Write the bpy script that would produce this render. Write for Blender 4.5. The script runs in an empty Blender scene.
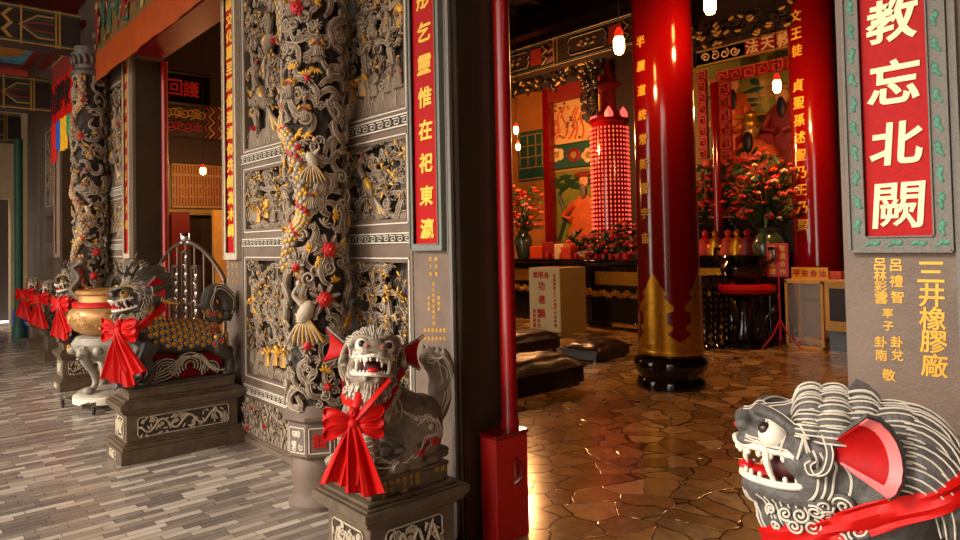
import bpy, math, random
from mathutils import Vector as V, Matrix, noise
from mathutils.bvhtree import BVHTree
sc = bpy.context.scene
COL = sc.collection
PI = math.pi
sin, cos = math.sin, math.cos
# ------------------------------------------------------------------ camera
F = 696.0; yaw, pit, rol = [math.radians(a) for a in (41.14, 1.64, -1.165)]; PY = 270 - 47.5; H = 1.6
cf = V((sin(yaw)*cos(pit), cos(yaw)*cos(pit), sin(pit))); r0 = V((cos(yaw), -sin(yaw), 0)); u0 = r0.cross(cf)
cr = r0*cos(rol) + u0*sin(rol); cu = -r0*sin(rol) + u0*cos(rol)
cam = bpy.data.cameras.new('camera'); cam.sensor_width = 36; cam.lens = F*36/960; cam.shift_y = -47.5/960
cam.clip_start = 0.05; cam.clip_end = 200
co = bpy.data.objects.new('camera', cam); COL.objects.link(co)
co.matrix_world = Matrix(((cr.x, cu.x, -cf.x, 0), (cr.y, cu.y, -cf.y, 0), (cr.z, cu.z, -cf.z, H), (0, 0, 0, 1)))
sc.camera = co
def at(px, py, ax, v):          # the point of the place seen at a pixel, on a world plane
    d = cf + cr*((px-480)/F) - cu*((py-PY)/F)
    i = 'XYZ'.index(ax); o = V((0, 0, H))
    return o + d*((v-o[i])/d[i])
# ------------------------------------------------------------------ materials
def s2l(c):
    return tuple(((x/12.92) if x <= .04045 else ((x+.055)/1.055)**2.4) for x in (c[0]/255, c[1]/255, c[2]/255)) + (1,)
MATS = {}
def mat(name, col, rough=.6, metal=0, var=.0, vs=8, bump=0, bs=60, col2=None, emit=None, es=0, spec=.5, coat=0, sheen=0, wave=None):
    if name in MATS: return MATS[name]
    m = bpy.data.materials.new(name); m.use_nodes = True; nt = m.node_tree; N = nt.nodes; L = nt.links
    b = N['Principled BSDF']; c = s2l(col)
    b.inputs['Base Color'].default_value = c; b.inputs['Roughness'].default_value = rough
    b.inputs['Metallic'].default_value = metal; b.inputs['Specular IOR Level'].default_value = spec
    b.inputs['Coat Weight'].default_value = coat; b.inputs['Coat Roughness'].default_value = .08
    b.inputs['Sheen Weight'].default_value = sheen
    tc = N.new('ShaderNodeTexCoord')
    if var or col2:
        n = N.new('ShaderNodeTexNoise'); n.inputs['Scale'].default_value = vs; n.inputs['Detail'].default_value = 6; n.inputs['Roughness'].default_value = .65
        L.new(tc.outputs['Object'], n.inputs['Vector'])
        rp = N.new('ShaderNodeValToRGB'); rp.color_ramp.elements[0].position = .35; rp.color_ramp.elements[1].position = .68
        if col2: a0 = c; a1 = s2l(col2)
        else:
            a0 = tuple(x*(1-var) for x in c[:3]) + (1,); a1 = tuple(min(1, x*(1+var)) for x in c[:3]) + (1,)
        rp.color_ramp.elements[0].color = a0; rp.color_ramp.elements[1].color = a1
        L.new(n.outputs['Fac'], rp.inputs['Fac']); L.new(rp.outputs['Color'], b.inputs['Base Color'])
    if bump:
        n2 = N.new('ShaderNodeTexNoise'); n2.inputs['Scale'].default_value = bs; n2.inputs['Detail'].default_value = 5
        L.new(tc.outputs['Object'], n2.inputs['Vector'])
        bp = N.new('ShaderNodeBump'); bp.inputs['Strength'].default_value = bump; bp.inputs['Distance'].default_value = .01
        L.new(n2.outputs['Fac'], bp.inputs['Height']); L.new(bp.outputs['Normal'], b.inputs['Normal'])
    if emit:
        b.inputs['Emission Color'].default_value = s2l(emit); b.inputs['Emission Strength'].default_value = es
    MATS[name] = m
    return m
def stone(name, col, var=.18, rough=.62, bump=.35): return mat(name, col, rough, var=var, vs=7, bump=bump, bs=90)
mat('wall_stone', (112, 93, 79), .6, var=.16, vs=5, bump=.3, bs=120)
mat('wall_stone_dark', (84, 75, 66), .5, var=.2, vs=4, bump=.25, bs=100)
mat('pale_stone', (158, 150, 136), .5, var=.25, vs=14, bump=.3)
mat('dull_steel', (120, 104, 88), .4, metal=.8)
mat('jamb_stone', (58, 48, 34), .35, var=.25, vs=4, bump=.15, bs=60)
mat('carved_stone', (132, 112, 93), .6, var=.28, vs=14, bump=.5, bs=70)
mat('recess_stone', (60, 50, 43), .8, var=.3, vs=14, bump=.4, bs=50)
mat('grey_granite', (116, 110, 102), .7, var=.22, vs=160, bump=.25, bs=200)
mat('frame_granite', (118, 120, 110), .6, var=.25, vs=120, bump=.2, bs=200)
mat('jade_paint', (76, 134, 112), .6, var=.2, vs=40)
mat('lion_stone', (88, 83, 80), .55, var=.28, vs=30, bump=.35, bs=140)
mat('dark_lion', (134, 118, 100), .5, var=.35, vs=18, bump=.35, bs=120)
mat('qilin_stone', (62, 54, 45), .42, var=.35, vs=18, bump=.3, bs=110)
mat('pedestal_stone', (96, 80, 62), .38, var=.3, vs=10, bump=.25, bs=80)
mat('pale_line', (216, 206, 188), .7, var=.12, vs=60)
mat('grey_line', (188, 172, 148), .7, var=.2, vs=40)
mat('white_paint', (232, 222, 204), .5, var=.06, vs=30)
mat('red_paint', (196, 26, 22), .45, var=.12, vs=20)
mat('ear_red', (180, 8, 8), .6, spec=.2, col2=(156, 6, 8), vs=24)
mat('ear_pink', (232, 120, 120), .5, var=.12, vs=60)
mat('plaque_red', (178, 6, 6), .55, spec=.2, col2=(160, 4, 4), vs=60, bump=.2, bs=200)
mat('gold_paint', (222, 164, 50), .42, metal=.25, var=.12, vs=30)
mat('gold_leaf', (214, 150, 38), .32, metal=.75, var=.15, vs=20, bump=.15, bs=60)
mat('cream_character', (250, 232, 178), .5, var=.04, vs=30)
mat('yellow_character', (240, 190, 60), .5, var=.05, vs=40)
mat('green_paint', (40, 130, 78), .5, var=.2, vs=30)
mat('blue_paint', (30, 74, 150), .5, var=.2, vs=30)
mat('satin_red', (192, 8, 3), .5, var=.08, vs=8, spec=.25)
mat('red_lacquer', (128, 6, 8), .14, var=.06, vs=4, coat=.6)
mat('red_post', (158, 10, 12), .3, var=.15, vs=6, coat=.3)
mat('red_wood', (140, 22, 14), .45, var=.2, vs=10)
mat('dark_wood', (34, 20, 14), .4, var=.3, vs=10, bump=.2)
mat('black_lacquer', (16, 12, 11), .12, var=.2, vs=10, coat=.5)
mat('black_leather', (30, 17, 12), .3, var=.3, vs=14, bump=.3, bs=40)
mat('dark_shade', (20, 15, 12), .9)
mat('orange_wall', (196, 118, 44), .7, var=.1, vs=3)
mat('chrome', (190, 180, 170), .18, metal=1)
mat('bronze', (176, 128, 72), .34, metal=.4, col2=(204, 160, 98), vs=5, bump=.15, bs=20)
mat('mouth_dark', (70, 10, 10), .6)
mat('tongue_red', (206, 24, 26), .3)
mat('pupil', (46, 34, 24), .2)
# ------------------------------------------------------------------ object helpers
def tag(o, label=None, cat=None, group=None, kind=None):
    for k, v in (('label', label), ('category', cat), ('group', group), ('kind', kind)):
        if v: o[k] = v
    return o
def empty(name, loc=(0, 0, 0), rz=0, label=None, cat=None, group=None):
    o = bpy.data.objects.new(name, None); COL.objects.link(o); o.location = loc; o.rotation_euler = (0, 0, rz)
    o.empty_display_size = .1
    return tag(o, label, cat, group)
def copy_tree(o, parent=None):
    c = o.copy(); COL.objects.link(c); c.parent = parent
    for ch in list(o.children): copy_tree(ch, c)
    return c
def rotm(rx=0, ry=0, rz=0): return Matrix.Rotation(rz, 3, 'Z') @ Matrix.Rotation(ry, 3, 'Y') @ Matrix.Rotation(rx, 3, 'X')
def frame_for(d, up=V((0, 0, 1))):
    d = d.normalized()
    if abs(d.dot(up)) > .97: up = V((0, 1, 0)) if abs(d.y) < .9 else V((1, 0, 0))
    a = d.cross(up).normalized(); b = a.cross(d).normalized()
    return a, b
class MB:
    def __init__(s): s.v = []; s.f = []; s.m = []
    def add(s, vs, fs, mi=0):
        n = len(s.v); s.v += [tuple(x) for x in vs]; s.f += [tuple(i+n for i in f) for f in fs]; s.m += [mi]*len(fs)
        return s
    def box(s, x0, x1, y0, y1, z0, z1, mi=0, bev=0):
        if x1 < x0: x0, x1 = x1, x0
        if y1 < y0: y0, y1 = y1, y0
        if z1 < z0: z0, z1 = z1, z0
        if not bev:
            vs = [(x, y, z) for z in (z0, z1) for x, y in ((x0, y0), (x1, y0), (x1, y1), (x0, y1))]
            return s.add(vs, [(3, 2, 1, 0), (4, 5, 6, 7), (0, 1, 5, 4), (1, 2, 6, 5), (2, 3, 7, 6), (3, 0, 4, 7)], mi)
        b = bev
        def ring(z, q): return [(x0+q, y0+b if q == 0 else y0+q+0, z), ] if 0 else [
            (x0+q+b, y0+q, z), (x1-q-b, y0+q, z), (x1-q, y0+q+b, z), (x1-q, y1-q-b, z), (x1-q-b, y1-q, z), (x0+q+b, y1-q, z), (x0+q, y1-q-b, z), (x0+q, y0+q+b, z)]
        rs = [ring(z0, b), ring(z0+b, 0), ring(z1-b, 0), ring(z1, b)]
        return s.rings(rs, mi)
    def rings(s, rs, mi=0, cap=True, closed=True):
        n = len(rs[0]); vs = [p for r in rs for p in r]; fs = []
        for i in range(len(rs)-1):
            for j in range(n if closed else n-1):
                k = (j+1) % n
                fs.append((i*n+j, i*n+k, (i+1)*n+k, (i+1)*n+j))
        if cap and closed:
            fs.append(tuple(reversed(range(n)))); fs.append(tuple(range((len(rs)-1)*n, len(rs)*n)))
        return s.add(vs, fs, mi)
    def lathe(s, c, prof, seg=32, mi=0, ax='Z', sx=1, sy=1, ph=0):   # prof: (radius, height)
        c = V(c); rs = []
        for r, h in prof:
            r = max(r, 1e-4); ring = []
            for i in range(seg):
                a = 2*PI*i/seg + ph; x, y = r*cos(a)*sx, r*sin(a)*sy
                ring.append(c + (V((x, y, h)) if ax == 'Z' else V((h, x, y)) if ax == 'X' else V((y, h, x))))
            rs.append(ring)
        return s.rings(rs, mi)
    def tube(s, pts, r, seg=8, mi=0, flat=1, up=V((0, 0, 1)), nrm=None):
        pts = [V(p) for p in pts]; n = len(pts)
        if n < 2: return s
        rr = r if isinstance(r, (list, tuple)) else [r]*n
        rs = []; pa = None
        for i, p in enumerate(pts):
            d = (pts[min(i+1, n-1)] - pts[max(i-1, 0)])
            if d.length < 1e-9: d = V((0, 0, 1))
            d.normalize()
            if nrm is not None:
                b = nrm[i] if isinstance(nrm, list) else nrm
                a = d.cross(b)
                if a.length < 1e-6: a, b = frame_for(d, up)
                a.normalize(); b = a.cross(d)
            elif pa is None: a, b = frame_for(d, up)
            else:
                a = pa - d*pa.dot(d)
                if a.length < 1e-6: a, b = frame_for(d, up)
                a.normalize(); b = a.cross(d)
                b = -d.cross(a)
            pa = a
            rs.append([p + a*(rr[i]*cos(2*PI*k/seg)) + b*(rr[i]*flat*sin(2*PI*k/seg)) for k in range(seg)])
        return s.rings(rs, mi)
    def ell(s, c, r, R=None, seg=16, rg=10, mi=0):
        c = V(c); r = V(r) if not isinstance(r, (int, float)) else V((r, r, r)); rs = []
        for i in range(rg+1):
            t = PI*i/rg; ring = []
            for k in range(seg):
                a = 2*PI*k/seg
                p = V((r.x*max(sin(t), .001)*cos(a), r.y*max(sin(t), .001)*sin(a), -r.z*cos(t)))
                if R is not None: p = R @ p
                ring.append(c+p)
            rs.append(ring)
        return s.rings(rs, mi)
    def prism(s, poly, o, a, b, n, d, mi=0):    # flat polygon poly (u, v) -> o + a*u + b*v, thickness d along n
        o, a, b, n = V(o), V(a), V(b), V(n)
        return s.rings([[o+a*u+b*v for u, v in poly], [o+a*u+b*v+n*d for u, v in poly]], mi)
    def grid(s, fn, nu, nv, mi=0, thick=0):
        P = [[V(fn(i/nu, j/nv)) for j in range(nv+1)] for i in range(nu+1)]
        w = nv+1
        vs = [p for row in P for p in row]; fs = []
        for i in range(nu):
            for j in range(nv): fs.append((i*w+j, (i+1)*w+j, (i+1)*w+j+1, i*w+j+1))
        if not thick: return s.add(vs, fs, mi)
        N = []
        for i in range(nu+1):
            for j in range(nv+1):
                du = P[min(i+1, nu)][j]-P[max(i-1, 0)][j]; dv = P[i][min(j+1, nv)]-P[i][max(j-1, 0)]
                q = du.cross(dv); q = q.normalized() if q.length > 1e-12 else V((0, 0, 1)); N.append(q)
        m = len(vs); vs2 = vs + [vs[k]-N[k]*thick for k in range(m)]
        fs2 = fs + [tuple(reversed([k+m for k in f])) for f in fs]
        bd = [i*w for i in range(nu+1)] + [nu*w+j for j in range(1, nv+1)] + [i*w+nv for i in range(nu-1, -1, -1)] + [j for j in range(nv-1, 0, -1)]
        for k in range(len(bd)):
            p, q = bd[k], bd[(k+1) % len(bd)]; fs2.append((q, p, p+m, q+m))
        return s.add(vs2, fs2, mi)
    def xf(s, M, start=0):
        for i in range(start, len(s.v)): s.v[i] = tuple(M @ V(s.v[i]))
        return s
    def build(s, name, mats, parent=None, smooth=True, ang=40, origin=None):
        me = bpy.data.meshes.new(name)
        vs = s.v
        if origin is None and parent is None and vs:
            n = len(vs); xs = [v[0] for v in vs]; ys = [v[1] for v in vs]; zs = [v[2] for v in vs]
            origin = ((min(xs)+max(xs))/2, (min(ys)+max(ys))/2, min(zs))
        if origin is not None:
            vs = [(v[0]-origin[0], v[1]-origin[1], v[2]-origin[2]) for v in vs]
        me.from_pydata(vs, [], s.f)
        for m in (mats if isinstance(mats, (list, tuple)) else [mats]): me.materials.append(MATS[m])
        if any(s.m): me.polygons.foreach_set('material_index', s.m)
        if smooth:
            me.polygons.foreach_set('use_smooth', [True]*len(me.polygons))
            try: me.set_sharp_from_angle(angle=math.radians(ang))
            except Exception: pass
        me.update()
        o = bpy.data.objects.new(name, me); COL.objects.link(o)
        if origin is not None: o.location = origin
        if parent is not None: o.parent = parent
        return o
def struct(mb, name, m, parent=None, **k):
    o = mb.build(name, m, parent, **k)
    if parent is None: o['kind'] = 'structure'
    return o
def catmull(pts, n=6):
    pts = [V(p) for p in pts]; out = []
    q = [pts[0]*2-pts[1]] + pts + [pts[-1]*2-pts[-2]]
    for i in range(1, len(q)-2):
        for k in range(n):
            t = k/n; a, b, c, d = q[i-1], q[i], q[i+1], q[i+2]
            out.append(.5*((2*b)+(c-a)*t+(2*a-5*b+4*c-d)*t*t+(3*b-a-3*c+d)*t*t*t))
    out.append(pts[-1]); return out
def lerp(a, b, t): return a+(b-a)*t
def spiral(c, a, b, r0, r1, turns, n=22, ph=0):   # from the outside inwards
    c, a, b = V(c), V(a), V(b)
    return [c + a*(cos(ph+2*PI*turns*i/n)*lerp(r0, r1, i/n)) + b*(sin(ph+2*PI*turns*i/n)*lerp(r0, r1, i/n)) for i in range(n+1)]
# writing: characters set with the built-in font, as solid letters
_gl = {}
def glyph(ch, bold):
    k = (ch, bold)
    if k not in _gl:
        cu_ = bpy.data.curves.new('glyph', 'FONT'); cu_.body = ch; cu_.size = 1; cu_.bevel_depth = bold*(.42 if ch in '闕囍' else .8); cu_.bevel_resolution = 0; cu_.extrude = .005; cu_.resolution_u = 3
        o = bpy.data.objects.new('glyph', cu_); COL.objects.link(o)
        dg = bpy.context.evaluated_depsgraph_get(); me = bpy.data.meshes.new_from_object(o.evaluated_get(dg))
        vs = [v.co.copy() for v in me.vertices]; fs = [tuple(p.vertices) for p in me.polygons]
        bpy.data.objects.remove(o); bpy.data.curves.remove(cu_); bpy.data.meshes.remove(me)
        if vs:
            x0 = min(v.x for v in vs); x1 = max(v.x for v in vs); y0 = min(v.y for v in vs); y1 = max(v.y for v in vs)
            w = max(x1-x0, y1-y0, .3)
            for v in vs: v.x = (v.x-(x0+x1)/2)/w; v.y = (v.y-(y0+y1)/2)/w
        _gl[k] = (vs, fs)
    return _gl[k]
def put_char(mb, ch, c, right, up, out, size, depth=.004, bold=.02, sx=1, sy=1, mi=0, wrap=None, slant=0):
    vs, fs = glyph(ch, bold); c, right, up, out = V(c), V(right), V(up), V(out)
    pts = []
    for v in vs:
        x = (v.x + slant*v.y)*size*sx; y = (v.y + .1*slant*v.x)*size*sy; d = depth if v.z > 0 else -depth*.5
        pts.append(c + right*x + up*y + out*d if wrap is None else wrap(x, y, d))
    mb.add(pts, fs, mi)
def column_text(mb, s, top, step, right, up, out, size, **k):
    top = V(top); up = V(up)
    for i, ch in enumerate(s):
        if ch != ' ': put_char(mb, ch, top - up*(step*i), right, up, out, size, **k)
def mesh_of(mb, voxel, smooth=2):      # one continuous surface out of overlapping volumes
    me = bpy.data.meshes.new('tmp'); me.from_pydata(mb.v, [], mb.f); o = bpy.data.objects.new('tmp', me); COL.objects.link(o)
    r = o.modifiers.new('r', 'REMESH'); r.mode = 'VOXEL'; r.voxel_size = voxel; r.use_smooth_shade = True
    s = o.modifiers.new('s', 'SMOOTH'); s.factor = .5; s.iterations = smooth
    dg = bpy.context.evaluated_depsgraph_get(); out = bpy.data.meshes.new_from_object(o.evaluated_get(dg))
    bpy.data.objects.remove(o); bpy.data.meshes.remove(me)
    return out
def obj_from(me, name, m, parent=None):
    me.materials.clear()
    for x in (m if isinstance(m, (list, tuple)) else [m]): me.materials.append(MATS[x])
    me.polygons.foreach_set('use_smooth', [True]*len(me.polygons)); me.name = name
    o = bpy.data.objects.new(name, me); COL.objects.link(o); o.parent = parent
    return o
def bvh_of(me): return BVHTree.FromPolygons([v.co.copy() for v in me.vertices], [tuple(p.vertices) for p in me.polygons])
def on_surface(bv, pts, lift):
    out = []; ns = []
    for p in pts:
        l, n, i, d = bv.find_nearest(V(p))
        if l is not None: out.append(l + n*lift); ns.append(n)
    return out, ns
# ------------------------------------------------------------------ floors
def floor_mat_planks():
    m = bpy.data.materials.new('marble_strips'); m.use_nodes = True; nt = m.node_tree; N = nt.nodes; L = nt.links; b = N['Principled BSDF']
    tc = N.new('ShaderNodeTexCoord'); br = N.new('ShaderNodeTexBrick'); L.new(tc.outputs['Object'], br.inputs['Vector'])
    br.inputs['Scale'].default_value = 1; br.inputs['Brick Width'].default_value = .27; br.inputs['Row Height'].default_value = .062
    br.inputs['Mortar Size'].default_value = .0022; br.inputs['Mortar Smooth'].default_value = .3; br.inputs['Bias'].default_value = 0; br.offset = .37; br.offset_frequency = 2; br.squash = .8; br.squash_frequency = 3
    br.inputs['Color1'].default_value = (0, 0, 0, 1); br.inputs['Color2'].default_value = (1, 1, 1, 1); br.inputs['Mortar'].default_value = (.35, .35, .35, 1)
    mp = N.new('ShaderNodeMapping'); mp.inputs['Scale'].default_value = (2.2, 9, 1); L.new(tc.outputs['Object'], mp.inputs['Vector'])
    n = N.new('ShaderNodeTexNoise'); n.inputs['Scale'].default_value = 2.2; n.inputs['Detail'].default_value = 8; n.inputs['Roughness'].default_value = .7; n.inputs['Distortion'].default_value = 1.5
    L.new(mp.outputs['Vector'], n.inputs['Vector'])
    mx = N.new('ShaderNodeMath'); mx.operation = 'MULTIPLY_ADD'; mx.inputs[1].default_value = .75; L.new(br.outputs['Color'], mx.inputs[0])
    m2 = N.new('ShaderNodeMath'); m2.operation = 'MULTIPLY'; m2.inputs[1].default_value = .42; L.new(n.outputs['Fac'], m2.inputs[0]); L.new(m2.outputs[0], mx.inputs[2])
    rp = N.new('ShaderNodeValToRGB'); e = rp.color_ramp.elements
    e[0].position = .12; e[0].color = s2l((98, 93, 90)); e[1].position = .92; e[1].color = s2l((206, 196, 180))
    for p, c in ((.3, (134, 122, 112)), (.48, (158, 146, 133)), (.62, (114, 106, 100)), (.78, (178, 166, 148))):
        q = e.new(p); q.color = s2l(c)
    L.new(mx.outputs[0], rp.inputs['Fac'])
    mm = N.new('ShaderNodeMix'); mm.data_type = 'RGBA'; mm.inputs[7].default_value = s2l((82, 74, 68)); L.new(br.outputs['Fac'], mm.inputs[0]); L.new(rp.outputs['Color'], mm.inputs[6])
    L.new(mm.outputs[2], b.inputs['Base Color'])
    r2 = N.new('ShaderNodeMapRange'); r2.inputs[3].default_value = .14; r2.inputs[4].default_value = .34; L.new(n.outputs['Fac'], r2.inputs[0]); L.new(r2.outputs[0], b.inputs['Roughness'])
    bp = N.new('ShaderNodeBump'); bp.inputs['Strength'].default_value = .25; bp.inputs['Distance'].default_value = .003; bp.invert = True
    L.new(br.outputs['Fac'], bp.inputs['Height']); L.new(bp.outputs['Normal'], b.inputs['Normal'])
    MATS['marble_strips'] = m
def floor_mat_crazy():
    m = bpy.data.materials.new('crazy_paving'); m.use_nodes = True; nt = m.node_tree; N = nt.nodes; L = nt.links; b = N['Principled BSDF']
    tc = N.new('ShaderNodeTexCoord'); nz = N.new('ShaderNodeTexNoise'); nz.inputs['Scale'].default_value = 3.5; nz.inputs['Detail'].default_value = 2
    L.new(tc.outputs['Object'], nz.inputs['Vector'])
    sm = N.new('ShaderNodeVectorMath'); sm.operation = 'MULTIPLY_ADD'; sm.inputs[1].default_value = (.16, .16, 0); L.new(nz.outputs['Color'], sm.inputs[0]); L.new(tc.outputs['Object'], sm.inputs[2])
    vo = N.new('ShaderNodeTexVoronoi'); vo.feature = 'DISTANCE_TO_EDGE'; vo.inputs['Scale'].default_value = 4.2; L.new(sm.outputs[0], vo.inputs['Vector'])
    vc = N.new('ShaderNodeTexVoronoi'); vc.inputs['Scale'].default_value = 4.2; L.new(sm.outputs[0], vc.inputs['Vector'])
    sp = N.new('ShaderNodeSeparateColor'); L.new(vc.outputs['Color'], sp.inputs[0])
    n = N.new('ShaderNodeTexNoise'); n.inputs['Scale'].default_value = 9; n.inputs['Detail'].default_value = 7; L.new(tc.outputs['Object'], n.inputs['Vector'])
    ad = N.new('ShaderNodeMath'); ad.operation = 'MULTIPLY_ADD'; ad.inputs[1].default_value = .45; L.new(n.outputs['Fac'], ad.inputs[0])
    m3 = N.new('ShaderNodeMath'); m3.operation = 'MULTIPLY'; m3.inputs[1].default_value = .7; L.new(sp.outputs[0], m3.inputs[0]); L.new(m3.outputs[0], ad.inputs[2])
    rp = N.new('ShaderNodeValToRGB'); e = rp.color_ramp.elements
    e[0].position = .15; e[0].color = s2l((108, 80, 46)); e[1].position = .9; e[1].color = s2l((214, 176, 116))
    for p, c in ((.35, (152, 114, 66)), (.55, (184, 142, 84)), (.7, (140, 114, 74))):
        q = e.new(p); q.color = s2l(c)
    L.new(ad.outputs[0], rp.inputs['Fac'])
    st = N.new('ShaderNodeMapRange'); st.inputs[1].default_value = .012; st.inputs[2].default_value = .03; L.new(vo.outputs['Distance'], st.inputs[0])
    mm = N.new('ShaderNodeMix'); mm.data_type = 'RGBA'; mm.inputs[6].default_value = s2l((48, 34, 20)); L.new(st.outputs[0], mm.inputs[0]); L.new(rp.outputs['Color'], mm.inputs[7])
    L.new(mm.outputs[2], b.inputs['Base Color']); b.inputs['Roughness'].default_value = .16
    bp = N.new('ShaderNodeBump'); bp.inputs['Strength'].default_value = .35; bp.inputs['Distance'].default_value = .004
    L.new(st.outputs[0], bp.inputs['Height']); L.new(bp.outputs['Normal'], b.inputs['Normal'])
    MATS['crazy_paving'] = m
floor_mat_planks(); floor_mat_crazy()
D = 2.35           # plane of the carved facade
BK = D + .36       # its inner face
struct(MB().box(-4.5, D+.2, -3, 19, -.12, 0), 'floor_porch', 'marble_strips', origin=(0, 0, 0))
struct(MB().box(D+.2, 13, -3, 15, -.12, 0), 'floor_hall', 'crazy_paving', origin=(0, 0, 0))
struct(MB().box(-26, -4.5, -12, 34, -.5, -.14), 'floor_forecourt', 'grey_granite', origin=(0, 0, 0))
# ------------------------------------------------------------------ carved facade walls
def holed_wall(name, y0, y1, z1, holes, dep=.085):
    mb = MB()
    ys = sorted({y0, y1} | {v for h in holes for v in h[:2]}); zs = sorted({0, z1} | {v for h in holes for v in h[2:]})
    for i in range(len(ys)-1):
        for j in range(len(zs)-1):
            cy, cz = (ys[i]+ys[i+1])/2, (zs[j]+zs[j+1])/2
            if not any(h[0] < cy < h[1] and h[2] < cz < h[3] for h in holes): mb.box(D, D+dep, ys[i], ys[i+1], zs[j], zs[j+1])
    mb.box(D+dep, BK, y0, y1, 0, z1)
    o = struct(mb, name, 'wall_stone', smooth=False)
    return o
ROWS = [(.06, .38), (.56, 1.49), (1.75, 2.22), (2.42, 3.7)]
def P4(ya, yb): return [(ya, yb, a, b) for a, b in ROWS]
R1, L1 = (3.345, 4.2), (4.85, 5.66)
WH = 5.25
h1 = []
for a, b in ROWS:
    if a > .1: h1 += [(R1[0], R1[1], a, b), (L1[0], L1[1], a, b)]
w1 = holed_wall('wall_facade', 2.9, 6.1, WH, h1)
R2, L2 = (9.45, 10.25), (10.55, 11.3)
h2 = [(q[0], q[1], a, b) for q in (R2, L2) for a, b in ROWS if a > .1]
w2 = holed_wall('wall_facade', 9.0, 11.9, WH, h2)
w3 = holed_wall('wall_facade', 13.3, 16.5, WH, [(13.65, 14.5, a, b) for a, b in ROWS if a > .1])
w0 = holed_wall('wall_facade', -3, .918, WH, [(-.1, .56, a, b) for a, b in ROWS if a > .1])
lint = MB()
for a, b, z in ((.918, 2.9, 3.9), (6.1, 9.0, 3.95), (11.9, 13.3, 3.9)): lint.box(D+.02, BK, a, b, z, WH)
struct(lint, 'wall_lintel', 'red_wood', smooth=False)
def greek_band(parent, ya, yb, z0, z1, name='fret_band'):
    mb = MB(); h = z1-z0; x = D
    mb.box(x-.012, x+.01, ya, yb, z0, z0+h*.12, 0); mb.box(x-.012, x+.01, ya, yb, z1-h*.12, z1, 0)
    mb.box(x-.006, x+.01, ya, yb, z0+h*.12, z1-h*.12, 1)
    n = max(1, round((yb-ya)/(h*1.15))); w = (yb-ya)/n; t = h*.085
    for i in range(n):
        a = ya+w*i+w*.1; b = ya+w*(i+1)-w*.1; c0 = z0+h*.22; c1 = z1-h*.22
        for q in ((a, b, c1-t, c1), (a, a+t, c0, c1), (a, b-w*.2, c0, c0+t), (b-w*.2-t, b-w*.2, c0, c1-h*.2), (a+w*.25, b-w*.2, c1-h*.2-t, c1-h*.2)):
            mb.box(x-.013, x-.004, q[0], q[1], q[2], q[3], 0)
    return mb.build(name, ['pale_line', 'recess_stone'], parent, smooth=False)
def local_parent(o, parent):       # keep the place of o while hanging it under a moved wall
    o.matrix_parent_inverse = Matrix.Translation(-V(parent.location)); return o
for w, spans in ((w1, ((3.29, 4.25), (4.8, 5.72))), (w2, ((9.4, 10.3), (10.5, 11.4)))):
    for ya, yb in spans:
        for a, b in ((.40, .465), (1.605, 1.668), (2.292, 2.368)): local_parent(greek_band(w, ya, yb, a, b), w)
# base mouldings and pilaster grooves of the facade walls
def mould(w, ya, yb):
    mb = MB()
    mb.box(D-.03, D+.01, ya, yb, 0, .045, 0); mb.box(D-.018, D+.01, ya, yb, .045, .06, 0)
    local_parent(mb.build('plinth_moulding', 'wall_stone', w, smooth=False), w)
mould(w1, 2.9, 6.1); mould(w2, 9.0, 11.9); mould(w0, -3, .918)
mb = MB()
for y in (3.287, 5.722): mb.box(D-.006, D+.01, y-.006, y+.006, .48, WH)
mb.box(D-.02, D+.01, 2.9, 2.925, 0, WH); mb.box(D-.012, D+.01, 2.94, 2.95, 1.55, WH)
local_parent(mb.build('pilaster_bead', 'grey_granite', w1, smooth=False), w1)
mb = MB(); mb.box(D-.02, D+.01, .586, .606, 0, WH)
local_parent(mb.build('pilaster_bead', 'grey_granite', w0, smooth=False), w0)
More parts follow.
